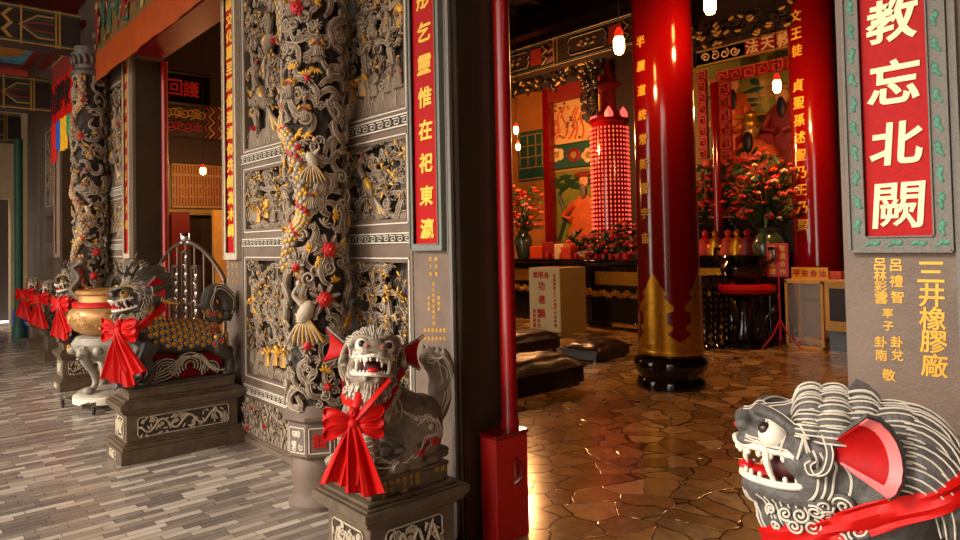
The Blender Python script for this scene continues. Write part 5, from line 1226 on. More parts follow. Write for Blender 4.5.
# ------------------------------------------------------------------ stone beasts
def frame_M(fwd, roll=0):
    f = V(fwd).normalized(); l = V((0, 0, 1)).cross(f).normalized(); u = f.cross(l)
    l2 = l*cos(roll)+u*sin(roll); u2 = -l*sin(roll)+u*cos(roll)
    return Matrix((f, l2, u2)).transposed()
def head_solid(mb, c, M, s=1):
    T = lambda x, y, z: V(c)+M @ (V((x, y, z))*s)
    E = lambda p, r, q=None: mb.ell(T(*p), V(r)*s, M if q is None else M @ q, 18, 12)
    C = lambda ps, rs, fl=1: mb.tube([T(*p) for p in ps], [r*s for r in rs], 12, flat=fl)
    E((-.03, 0, .035), (.125, .112, .105)); E((.105, 0, .05), (.068, .062, .032)); E((-.09, 0, -.03), (.12, .11, .12))
    C([(.0, 0, .1), (.06, 0, .085), (.14, 0, .08)], [.05, .036, .026])
    E((.155, 0, .075), (.026, .04, .024))
    for g in (-1, 1):
        E((.045, g*.05, .035), (.08, .046, .036)); E((.158, g*.034, .066), (.02, .02, .018)); E((.14, g*.03, .03), (.035, .03, .02))
        mb.tube(catmull([T(.125, g*.018, .1), T(.115, g*.05, .108), T(.075, g*.088, .1), T(.03, g*.1, .07)], 4), [.014*s]*12+[.008*s], 8)
        E((-.01, g*.072, -.03), (.055, .04, .08)); C([(-.02, g*.06, -.075), (.05, g*.056, -.082), (.125, g*.034, -.08), (.15, g*.012, -.076)], [.036, .03, .026, .022])
        E((.03, g*.085, .0), (.035, .022, .03))
    E((.07, 0, -.102), (.085, .055, .026)); E((.125, 0, -.1), (.036, .04, .028)); E((.02, 0, -.13), (.1, .085, .07)); E((.075, 0, -.155), (.055, .05, .05)); E((.06, 0, -.19), (.04, .04, .05))
def head_clumps(rng):
    out = []      # rows of mane locks: list of paths (x, y, z) with radii
    for row, (x0, R, n, span, ln, z0, rad) in enumerate(((.04, .086, 8, 1.15, .06, .04, .018), (-.005, .102, 8, 1.05, .07, .027, .022), (-.055, .106, 7, .95, .08, .012, .024), (-.11, .104, 7, .95, .1, .0, .028))):
        for k in range(n):
            f = lerp(-span, span, k/(n-1))+(.09 if row % 2 else 0); o = V((0, sin(f), cos(f)*.92)); b = V((x0, 0, z0))+o*R*.9
            if abs(f) > 1.25 and row < 2: b.x -= .05
            j = rng.uniform(.85, 1.15)
            p = [b, b+o*.034*j+V((-ln*.3, 0, 0)), b+o*.04*j+V((-ln*.7, 0, 0)), b+o*.018+V((-ln*1.02, 0, 0))]
            out.append((p, [rad*.62, rad, rad*.95, rad*.4], o))
    return out
def build_head_details(root, bv, c, M, s, tones, rng, whiskers=True):
    T = lambda p: V(c)+M @ (V(p)*s)
    inv = lambda l: l
    W, PL, LP, TG, DK = MB(), MB(), MB(), MB(), MB()
    lw = tones.get('lw', .0022)*s
    def line(pts, w=1, lift=.001, mb=None):
        pts = catmull(pts, 3) if 2 < len(pts) < 12 else pts
        q, ns = on_surface(bv, [T(p) for p in pts], lift)
        for _ in range(3): q = [q[0]]+[(q[i-1]+q[i]*2+q[i+1])/4 for i in range(1, len(q)-1)]+[q[-1]] if len(q) > 2 else q
        if len(q) > 2: q, ns = on_surface(bv, q, lift)
        if len(q) > 1: (mb or PL).tube(q, lw*w, 5, flat=.7, nrm=ns)
    for g in (-1, 1):
        ep = V(tones.get('eyep', (.088, .064, .056))); e_ = MB().ell(T((ep.x, g*ep.y, ep.z)), .034*s, None, 18, 12).build('eye', tones.get('eye', 'white_paint'), root); po = V(tones.get('look', (.016, .012, .014))); MB().ell(T((ep.x+po.x*1.1, g*(ep.y+po.y*1.1), ep.z+po.z*1.1)), .0155*s, None, 12, 8).build('pupil', 'pupil', e_)
        rim = [T((.088+.036*cos(a)*.75, g*(.066+.012), .056+.036*sin(a))) for a in [k*.4 for k in range(17)]]
        q, ns = on_surface(bv, rim, .002); PL.tube(q, lw*1.2, 5)
        for k in range(1): line(catmull([(.11-.03*k, g*.02, .125+.003*k), (.08-.03*k, g*.07, .13), (.03-.02*k, g*.11, .1), (.01-.02*k, g*.12, .06)], 5))
        for k in range(4): line(catmull([(.012-.02*k, g*.13, .045-.004*k), (-.006-.022*k, g*.14, .0), (-.004-.02*k, g*.13, -.05), (.02-.02*k, g*.12, -.085)], 5), 1.25)
        for k in range(3): line(catmull([(.15, g*.05, .032+.006*k), (.1, g*.1, .03+.006*k), (.05, g*.12, .03-.004*k)], 4), .9)
        for k in range(11): a = k*2*PI/11; line([(.03+.004*cos(a), g*.14, .05+.004*sin(a)), (.03+.017*cos(a), g*.14, .05+.017*sin(a))], 1.2, .002)
        # lips, teeth
        up = catmull([(.008, g*.088, -.016), (.022, g*.094, .008), (.07, g*.085, .022), (.125, g*.06, .02), (.168, g*.032, .02), (.178, 0, .024)], 6)
        lo = catmull([(.008, g*.088, -.016), (.026, g*.092, -.046), (.075, g*.08, -.056), (.13, g*.052, -.058), (.158, g*.02, -.058), (.162, 0, -.058)], 6)
        LP.tube([T(p) for p in up], .0085*s, 8); LP.tube([T(p) for p in lo], .0085*s, 8)
        for i, p in enumerate(up[6:-1:3]): W.ell(T((p.x-.004, p.y*.94, p.z-.014)), V((.007, .006, .011))*s, M, 8, 6)
        for i, p in enumerate(lo[8:-1:3]): W.ell(T((p.x-.004, p.y*.94, p.z+.012)), V((.006, .006, .008))*s, M, 8, 6)
        W.tube([T((.104, g*.068, .014)), T((.102, g*.072, -.01)), T((.094, g*.072, -.035)), T((.082, g*.072, -.054))], [.0095*s, .0085*s, .007*s, .003*s], 8, ) if 0 else MB().tube([T((.104, g*.068, .014)), T((.102, g*.072, -.01)), T((.094, g*.072, -.035)), T((.082, g*.072, -.054))], [.0095*s, .0085*s, .007*s, .003*s], 8).build('fang', 'white_paint', root)
        MB().tube([T((.15, g*.036, .012)), T((.152, g*.038, -.012)), T((.147, g*.037, -.026))], [.008*s, .006*s, .001*s], 8).build('fang', 'white_paint', root)
        MB().ell(T((.168, g*.034, .064)), V((.012, .0095, .009))*s, M, 10, 7).build('nostril', 'red_paint', root)
    TG.ell(T((.1, 0, -.052)), V((.062, .032, .014))*s, M @ Matrix.Rotation(-.12, 3, 'Y'), 14, 8); TG.ell(T((.152, 0, -.04)), V((.02, .026, .012))*s, M, 12, 8)
    DK.ell(T((.05, 0, -.026)), V((.062, .068, .042))*s, M, 14, 10)
    # ears
    def ear(mb, g, v0, v1, u0, u1, off, th):
        def f(u, v):
            uu, vv = lerp(u0, u1, u), lerp(v0, v1, v); an = math.radians(166-38*vv); Rr = .128*(1-.1*abs(vv)**4)*(1+.012*sin(vv*26)*(uu > .9)); x = .022+Rr*uu**1.05
            cup = .03*(1-vv*vv)*uu
            fl = tones.get('flare', .085); return T((-.012+cos(an)*x*tones.get('earx', 1)+off*.3, g*(.118+fl*uu-cup+off), .045+sin(an)*x*.95))
        if g > 0: mb.grid(f, 10, 16, thick=-th)
        else: mb.grid(f, 10, 16, thick=th)
    for g in (-1, 1):
        sh, inn, rm = MB(), MB(), MB()
        ear(sh, g, -1.04, 1.04, 0, 1.03, -.008, -.008); ear(inn, g, -1, 1, .02, 1, .001, .004)
        ear(rm, g, -1, 1, .85, 1.02, .004, .004); ear(rm, g, -1.02, -.84, .2, 1.0, .004, .004)
        e = sh.build('ear', tones['stone'], root); inn.build('ear_lining', 'ear_red', e); 
        if tones.get('pink', True): rm.build('ear_edge', tones['rim'], e)
        for k in range(1):
            b = MB(); pts = catmull([(-.02, g*.12, .085), (-.03, g*.135, .05), (-.02, g*.142, .012), (.004, g*.14, .0), (.014, g*.136, .018), (.003, g*.136, .03)], 5); b.tube([T(p) for p in pts], .011*s, 8); b.build('ear_scroll', tones['stone'], root)
            for dx in (-.006, .006): PL.tube([T(p)+M @ V((dx*s, g*.0105*s, 0)) for p in pts], lw*.9, 5)
    # lock lines
    def lock_lines(p, r, ks, w=1.15):
        c_ = catmull(p, 5); n = len(c_)
        for k in ks:
            l = []
            for i in range(n):
                t = i/(n-1)*(len(r)-1); j = min(len(r)-2, int(t)); rr = lerp(r[j], r[j+1], t-j)+.001
                d = (c_[min(i+1, n-1)]-c_[max(i-1, 0)]).normalized(); o = V((0, c_[i].y, c_[i].z-.0)); o = o-d*o.dot(d); o.normalize(); sd = d.cross(o)
                l.append(T(c_[i]+(sd*sin(k)+o*cos(k))*rr))
            PL.tube(l, lw*w, 5, flat=.8)
    for p, r, o in head_clumps(random.Random(5)): lock_lines(p, r, (-.95, -.32, .32, .95))
    # snail curls along the jaw and beard strands
    CU = MB()
    for g in (-1, 1):
        for k, (x, y, z, r_) in enumerate(((.0, .11, -.1, .022), (.03, .1, -.112, .019), (-.02, .125, -.085, .02), (.062, .085, -.118, .016), (.095, .065, -.12, .014), (-.055, .115, -.075, .024), (-.03, .11, -.115, .022), (.005, .098, -.135, .02), (.04, .08, -.14, .018), (.075, .06, -.15, .016), (-.085, .12, -.12, .024), (-.05, .105, -.155, .022))):
            q0, ns = on_surface(bv, [T((x, g*y, z))], .0)
            if not q0: continue
            n = ns[0]; a, b = frame_for(n, M @ V((0, 0, 1))); sp = spiral(q0[0]+n*.004*s, a*g, b, r_*s, r_*.12*s, 1.7, 24, 1+k)
            CU.tube(sp, r_*.3*s, 7); PL.tube([p+n*r_*.27*s for p in sp], lw*1.2, 5)
        for k in range(12):
            x = .13-.018*k; line(catmull([(x, g*.07+g*.004*k, -.1), (x-.012, g*.085, -.14), (x-.026, g*.09, -.19), (x-.02, g*.09, -.22), (x-.04, g*.09, -.25)], 4), 1.1)
    for k in range(-2, 3): line(catmull([(.16, k*.016, -.1), (.13, k*.02, -.15), (.1, k*.024, -.2), (.07, k*.03, -.24)], 4), 1.1)
    for k in range(-1, 2): line(catmull([(.16, k*.014, .1), (.1, k*.02, .125), (.05, k*.016, .135)], 4), .8)
    CU.build('jaw_curls', tones['stone'], root)
    W.build('teeth', 'white_paint', root); LP.build('lips', 'white_paint', root); TG.build('tongue', 'tongue_red', root)
    DK.build('mouth_lining', 'mouth_dark', root)
    return PL, line, lock_lines
def loop_band(bv, c, a, b, wid, n=72, big=.27, lift=.012, rng=None, folds=3, thick=.008):
    # cloth band hugging the neck: c centre, a/b plane axes, wid width vector
    c, a, b, wid = V(c), V(a), V(b), V(wid); R = []
    for k in range(n):
        t = 2*PI*k/n; d = (a*cos(t)+b*sin(t)); L0 = d.length; dn = d.normalized(); best = 0
        for w_ in (-.5, 0, .5):
            o = c+wid*w_; h = bv.ray_cast(o+dn*big, -dn, big)
            if h[0] is not None: best = max(best, (h[0]-o).length)
        R.append(best if best > 0 else L0)
    for it in range(3): R = [max(R[k], (R[k-1]+R[(k+1) % n])/2) for k in range(n)]
    for it in range(2): R = [(R[k-1]+R[k]+R[(k+1) % n])/3 for k in range(n)]
    R = [max(x, y) for x, y in zip(R, R)]
    m = MB()
    nv = 14; P = []
    for k in range(n):
        t = 2*PI*k/n; dn = (a*cos(t)+b*sin(t)).normalized(); row = []
        for j in range(nv):
            s_ = 2*PI*j/nv; w_ = cos(s_)*.5; q = sin(s_); ruf = .006*sin(w_*folds*6.3+sin(t*3)*2)
            row.append(c+wid*w_*(1+.12*sin(t*5))+dn*(R[k]+lift+ruf+q*thick))
        P.append(row)
    P.append(P[0]); vs = []; fs = []
    for row in P[:-1]: vs += row
    for k in range(n):
        for j in range(nv): k2 = (k+1) % n; j2 = (j+1) % nv; fs.append((k*nv+j, k*nv+j2, k2*nv+j2, k2*nv+j))
    m.add(vs, fs); return m
def bow(parent, c, f, s, tails=((-.35, 1.0), (.45, .95)), m='satin_red', seed=0, rose=True, loops=1.0, back=0):
    # knot, two loops and falling tails; f = outward direction
    c, f = V(c), V(f).normalized(); l = V((0, 0, 1)).cross(f).normalized(); u = f.cross(l); r = random.Random(seed)
    K = MB().ell(c+f*.02*s, (.032*s, .032*s, .03*s), None, 14, 10); K.build('knot', m, parent)
    for g in (-1, 1):
        L_ = MB()
        def fn(a, v, g=g):
            t = a*2*PI; x = (1-cos(t))*.5; wv = lerp(-1, 1, v); wd = (.018+.045*x)*s
            return c+l*(g*(.005+.14*x*loops)*s)+u*((sin(t)*.028*(.5+x)+.01*x)*s)+f*((.02+.03*sin(t)*0+.02*sin(x*PI))*s)+u*0+f*(.0)+(u*.55+f*.85*0)*0+V((0, 0, 1))*(wv*wd+ .006*s*sin(wv*7+x*4))+f*(.012*s*cos(wv*6)*x)
        L_.grid(fn, 22, 10, thick=.004*s); L_.build('bow_loop', m, parent)
    for q, (dx, ln) in enumerate(tails):
        Tm = MB()
        def ft(uu, v, dx=dx, ln=ln, q=q):
            wv = lerp(-1, 1, v); wd = (.02+.075*uu**.8)*s; z = -uu*.34*ln*s
            fold = .016*s*sin(wv*7.5+q)*min(1, uu*2.5)+.006*s*sin(wv*17+q*3)*uu
            hem = .012*s*sin(wv*3+q)*uu
            return c+l*((dx*uu*.18*s)+wv*wd)+u*0+V((0, 0, z-hem))+f*((.03+.02*uu)*s+fold+.012*s*q-back*uu)
        Tm.grid(ft, 18, 30, thick=.004*s); Tm.build('ribbon_tail', m, parent)
    if rose:
        b = MB(); e = c+V((0, 0, .05*s))+f*.02*s
        for k in range(3):
            for i in range(6): a = i*PI/3+k*.5; b.ell(e+(l*cos(a)+V((0, 0, 1))*sin(a))*(.02-.006*k)*s+f*.007*k*s, (.013*s, .013*s, .013*s), None, 7, 5)
        b.build('ribbon_rose', m, parent)
def pedestal(loc, x0, x1, y0, y1, H_, lab, sy=1, text='', carved=True):
    # local frame: world axes about loc; x0..x1 length, y0..y1 width
    root = empty('stone_pedestal', loc, 0, lab, 'pedestal')
    m = MB(); k = .0
    lv = [(0, .0, .10), (.10, .012, .13), (.13, .03, .145), (.145, .05, .36), (.36, .03, .375), (.375, .012, .40), (.40, -.005, .44), (.44, .012, .45), (.45, .035, .465), (.465, .07, H_-.02), (H_-.02, .065, H_)]
    for a, i, b in lv: m.box(x0+i, x1-i, y0+i, y1-i, a, b, bev=.004)
    m.build('block', 'pedestal_stone', root, smooth=False)
    p = MB(); fr = MB()
    def face(o, ax, w, h, seed):
        o, ax = V(o), V(ax); up = V((0, 0, 1)); n = ax.cross(up); r = random.Random(seed)
        pts = [(-w/2+.015, -h/2), (w/2-.015, -h/2), (w/2, -h/2+.015), (w/2, h/2-.015), (w/2-.015, h/2), (-w/2+.015, h/2), (-w/2, h/2-.015), (-w/2, -h/2+.015), (-w/2+.015, -h/2)]
        fr.tube([o+ax*x+up*z+n*.004 for x, z in pts], .004, 6)
        fr.prism([(x*.99, z*.97) for x, z in pts[:-1]], o+n*-.001, ax, up, n, .003, 1)
        N_ = int(w*h*620)
        c_ = [o+ax*(-w/2+.02+ (w-.04)*i/24)+up*(h*.28*sin(i*.85+seed))+n*.009 for i in range(25)]; p.tube(catmull(c_, 3), .008, 6)
        for i in range(N_):
            x, z = r.uniform(-w/2+.015, w/2-.015), r.uniform(-h/2+.012, h/2-.012); cc = o+ax*x+up*z+n*.008
            if i % 3 == 0: p.tube(spiral(cc, ax, up, r.uniform(.012, .024), .003, r.choice((-1.4, 1.4)), 14, r.uniform(0, 6)), .0045, 5)
            else:
                th = r.uniform(0, 6.28); d = ax*cos(th)+up*sin(th); p.ell(cc+d*.012, (.02, .007, .006), Matrix((d, n.cross(d), n)).transposed(), 7, 4)
    if carved:
        L_ = x1-x0; W_ = y1-y0
        face(((x0+x1)/2, y0+.049, .2525), (1, 0, 0), L_-.26, .145, 3); face((x0+.049, (y0+y1)/2, .2525), (0, -1, 0), W_-.2, .15, 4); face(((x0+x1)/2, y1-.049, .2525), (-1, 0, 0), L_-.26, .145, 6)
        face((x0+.0, (y0+y1)/2, .055), (0, -1, 0), W_-.24, .055, 5)
        fr.build('panel_rim', ['grey_line', 'recess_stone'], root); p.build('carved_panel', 'grey_line', root)
    if text:
        t = MB(); z0 = (.465+H_)/2-.003
        n = len(text); w = (x1-x0-.24)
        for i, s_ in enumerate(text):
            x = x1-.10-w*i/(n-1); stp = .028
            for j, ch in enumerate(s_): put_char(t, ch, (x, y0+.0695, H_-.03-stp*j), (1, 0, 0), (0, 0, 1), (0, -1, 0), .026, depth=.003, bold=.03)
        t.build('inscription', 'gold_dull', root)
    return root
# ------------------------------------------------------------------ guardian lions
def lion(loc, rz, hc, hdir, hroll, lab, tones, hs=1.0, voxel=.0055, body_shift=(0, 0)):
    root = empty('guardian_lion', loc, rz, lab, 'lion statue'); rng = random.Random(5)
    M = frame_M(hdir, hroll); hc = V(hc); mb = MB(); E = mb.ell
    head_solid(mb, hc, M, hs)
    for p, r, o in head_clumps(random.Random(5)):
        c_ = catmull([hc+M @ (a*hs) for a in p], 4); rr = []
        for i in range(len(c_)): t = i/(len(c_)-1)*3; k = min(2, int(t)); rr.append(lerp(r[k], r[k+1], t-k)*hs)
        mb.tube(c_, rr, 10)
    back = []
    for k in range(9):       # long locks down the nape
        f = lerp(-1.35, 1.35, k/8); o = V((0, sin(f), cos(f)*.95)); p = [V((-.13, 0, -.005))+o*.105, V((-.2, 0, -.01))+o*.122, V((-.25, 0, -.05))+o*.115, V((-.265, 0, -.12))+o*.09]
        back.append((p, o)); mb.tube(catmull([hc+M @ (a*hs) for a in p], 4), [x*hs for x in ([.035]*4+[.04]*6+[.028]*3)], 10)
    E(hc+M @ V((-.14*hs, 0, -.06*hs)), (.12*hs, .12*hs, .13*hs), M)
    nb = hc+M @ V((-.08, 0, -.1))
    mb.tube([nb, lerp(nb, V((.08, 0, .33)), .6), V((.08, 0, .3))], [.115, .12, .13], 16)
    mb.tube([(-.14, 0, .17), (-.02, 0, .24), (.1, 0, .3)], [.125, .125, .125], 16); E((-.18, 0, .15), (.115, .125, .15)); E((.12, 0, .27), (.1, .125, .15))
    for g in (-1, 1):
        mb.tube([(.12, g*.09, .28), (.18, g*.105, .16), (.165, g*.105, .06)], [.062, .046, .042], 12); E((.2, g*.105, .036), (.065, .046, .036))
        for t in (-1, 0, 1): E((.25, g*.105+t*.026, .026), (.024, .016, .024))
        E((-.12, g*.115, .14), (.115, .052, .125), Matrix.Rotation(.35, 3, 'Y')); mb.tube([(-.06, g*.145, .06), (.02, g*.15, .035)], [.045, .036], 10); E((.03, g*.15, .03), (.06, .038, .03))
        for t in (-1, 0, 1): E((.08, g*.15+t*.022, .022), (.02, .013, .02))
    mb.tube(catmull([(-.26, 0, .1), (-.31, 0, .24), (-.3, 0, .38), (-.25, 0, .47), (-.2, 0, .45)], 5), [.03, .034, .04, .05, .055, .06, .062, .06, .055, .05, .05, .05, .055, .06, .055, .05, .045, .04, .035, .03, .02], 12)
    for k in range(5): mb.tube(catmull([(-.29, (k-2)*.02, .3), (-.33, (k-2)*.035, .4), (-.27, (k-2)*.045, .52)], 4), [.022]*8+[.008], 8)
    # knoll the beast sits on
    for i in range(15): a = i*2*PI/15; E((cos(a)*.24-.02, sin(a)*.13, .0), (.08, .06, .022+.01*(i % 3)))
    mb.v = [(x, y, max(z, 0)) for x, y, z in mb.v]
    me = mesh_of(mb, voxel, 2); bv = bvh_of(me); body = obj_from(me, 'body', tones['stone'], root)
    PL, line, lock_lines = build_head_details(root, bv, hc, M, hs, tones, rng)
    inv = lambda p: M.transposed() @ (V(p)-hc)/hs
    def bl(pts, w=1): 
        q, ns = on_surface(bv, catmull(pts, 5), .001)
        PL.tube(q, tones.get('lw', .0022)*w, 5, flat=.7, nrm=ns)
    for p, o in back:
        lock_lines(p, [.035, .038, .04, .028], (-1.0, -.5, 0, .5, 1.0))
    for g in (-1, 1):
        for k in range(6): bl([(.16-.03*k, g*.2, .36), (.15-.03*k, g*.2, .3), (.17-.03*k, g*.2, .22)])
        for k in range(4): bl([(.2, g*.2, .2-.03*k), (.24, g*.12, .19-.03*k), (.2, g*.05, .2-.03*k)])
        for k in range(3): bl([(-.04-.02*k, g*.22, .2+.02*k), (-.13, g*.24, .24+.015*k), (-.22+.02*k, g*.2, .18), (-.22+.02*k, g*.2, .09)])
        bl([(-.2, g*.24, .135), (-.12, g*.24, .13), (-.03, g*.24, .125)]); bl([(-.2, g*.24, .127), (-.12, g*.24, .122), (-.03, g*.24, .117)])
        for k in range(8): a = k*PI/4; bl([(-.13, g*.24, .18), (-.13+.018*cos(a), g*.24, .18+.018*sin(a))], 1.3)
        for k in range(7): bl([(.1-.05*k, g*.2, .33-.018*k), (.08-.05*k, g*.22, .27-.015*k)])
        for t in (-1.5, -.5, .5, 1.5): bl([(.24, g*.105+t*.026, .08), (.28, g*.105+t*.026, .03)]); bl([(.07, g*.15+t*.022, .07), (.11, g*.15+t*.022, .02)])
    for g in (-1, 1):
        for k in range(4): bl([(-.27, g*(.03+.02*k), .16), (-.3-.02*k, g*(.05+.02*k), .3), (-.26, g*(.05+.02*k), .46), (-.2, g*.06, .5-.02*k)], 1.2)
        for k in range(5): bl([(.12-.01*k, g*.2, .2-.03*k), (.16, g*.22, .17-.03*k), (.2, g*.2, .2-.03*k)]); bl([(0-.04*k, g*.25, .1), (.03-.04*k, g*.25, .07), (.06-.04*k, g*.25, .1)])
        for k in range(3):
            cc = (-.02-.06*k, g*.25, .26-.015*k); bl([(cc[0]+(.028-.0018*i)*cos(i*.6), cc[1], cc[2]+(.028-.0018*i)*sin(i*.6)) for i in range(14)], 1.1)
    for k in range(-2, 3): bl([(-.34, k*.03, .3), (-.36, k*.035, .4), (-.3, k*.04, .5)])
    PL.build('painted_lines', tones['line'], root)
    RD = MB()
    for g in (-1, 1):
        for k in range(5):
            q, ns = on_surface(bv, [(-.2+.04*k, g*.24, .07), (-.19+.04*k, g*.24, .1), (-.2+.045*k, g*.24, .115+.01*(k % 2))], .0015)
            RD.tube(q, [.014, .01, .001], 6, flat=.35, nrm=ns)
    RD.build('red_flame_paint', 'red_paint', root)
    return root, bv, M
TD = dict(stone='dark_lion', line='pale_line', rim='ear_red', lw=.0024, pink=False, eye='white_paint', flare=.115, earx=.6, eyep=(.1, .056, .07), look=(.03, .004, .004))
TL = dict(stone='lion_stone', line='pale_line', rim='ear_pink', lw=.0023)
# near left lion beside the doorway (faces outwards, head turned to the path)
PT = .555
pedestal((1.59, 2.6, 0), 0, .575, 0, .47, PT, 'carved stone pedestal under the lion with the big red bow', text=['福州黃', '林金', '敬', '謝文德', '吳玉', '陳林', '', '', '叩', '謝'][::-1])
LLx, LLy = 1.88, 2.85
rootL, bvL, ML = lion((LLx, LLy, PT), PI, (.145, .095, .50), (.50, .85, .22), -.12, 'snarling dark stone lion with big red bow, seated by the left door jamb', TD, hs=1.0)
# near right lion seen in profile at the lower right
pedestal((1.56, .36, 0), 0, .6, 0, .5, PT, 'stone pedestal under the grey lion at the lower right corner', carved=False)
hr = V((-.753, .657, .02))
LRx, LRy = 1.86, .62
HR = V((1.695, .744, 1.075))
hcR = (LRx-HR.x, LRy-HR.y, HR.z-PT)
rootR, bvR, MR = lion((LRx, LRy, PT), PI, hcR, (.394, -.919, .03), 0.0, 'pale grey stone lion in profile with red ears, seated by the right stone pillar', TL, hs=1.0, voxel=.0048)
# ribbons: their own things, tied on
def to_world(loc, p): return V((loc[0]-p[0], loc[1]-p[1], loc[2]+p[2]))
rb = empty('red_ribbon', (LLx, LLy, PT), PI, 'big red satin bow round the neck of the dark lion on the left', 'ribbon')
cN = V((.085, .06, .375)); m = loop_band(bvL, cN, (.15, .06, -.07), (-.04, .15, .0), (.01, .0, .04), lift=.008, folds=2, thick=.006); m.build('neck_band', 'satin_red', rb)
bw = V((.30, .185, .275)); bow(rb, bw, (.62, .78, .0), .9, ((-.4, .82), (.3, .95)), seed=2)
# straps from band to knot
m = MB()
for g in (-1, 1):
    a = cN+V((.10+.02*g, .13-.07*g, .075)); m.tube(catmull([a, lerp(a, bw, .5)+V((.03, .03, .0)), bw+V((.01, .01, .01))], 6), .02, 8, flat=.45)
m.build('strap', 'satin_red', rb)
rb = empty('red_ribbon', (LRx, LRy, PT), PI, 'wide red satin sash round the neck of the grey lion at lower right', 'ribbon')
T = lambda x, y, z: V(hcR)+MR @ V((x, y, z))
m = loop_band(bvR, T(-.10, 0, -.09), MR @ V((.2, 0, -.115)), MR @ V((0, .16, 0)), MR @ V((-.02, 0, -.058)), n=96, lift=.004, folds=3, thick=.007); m.build('neck_band', 'satin_red', rb)
bow(rb, T(.0, -.02, -.40), MR @ V((1, 0, 0)), .9, ((-.5, 1.0), (.35, .9)), seed=5)
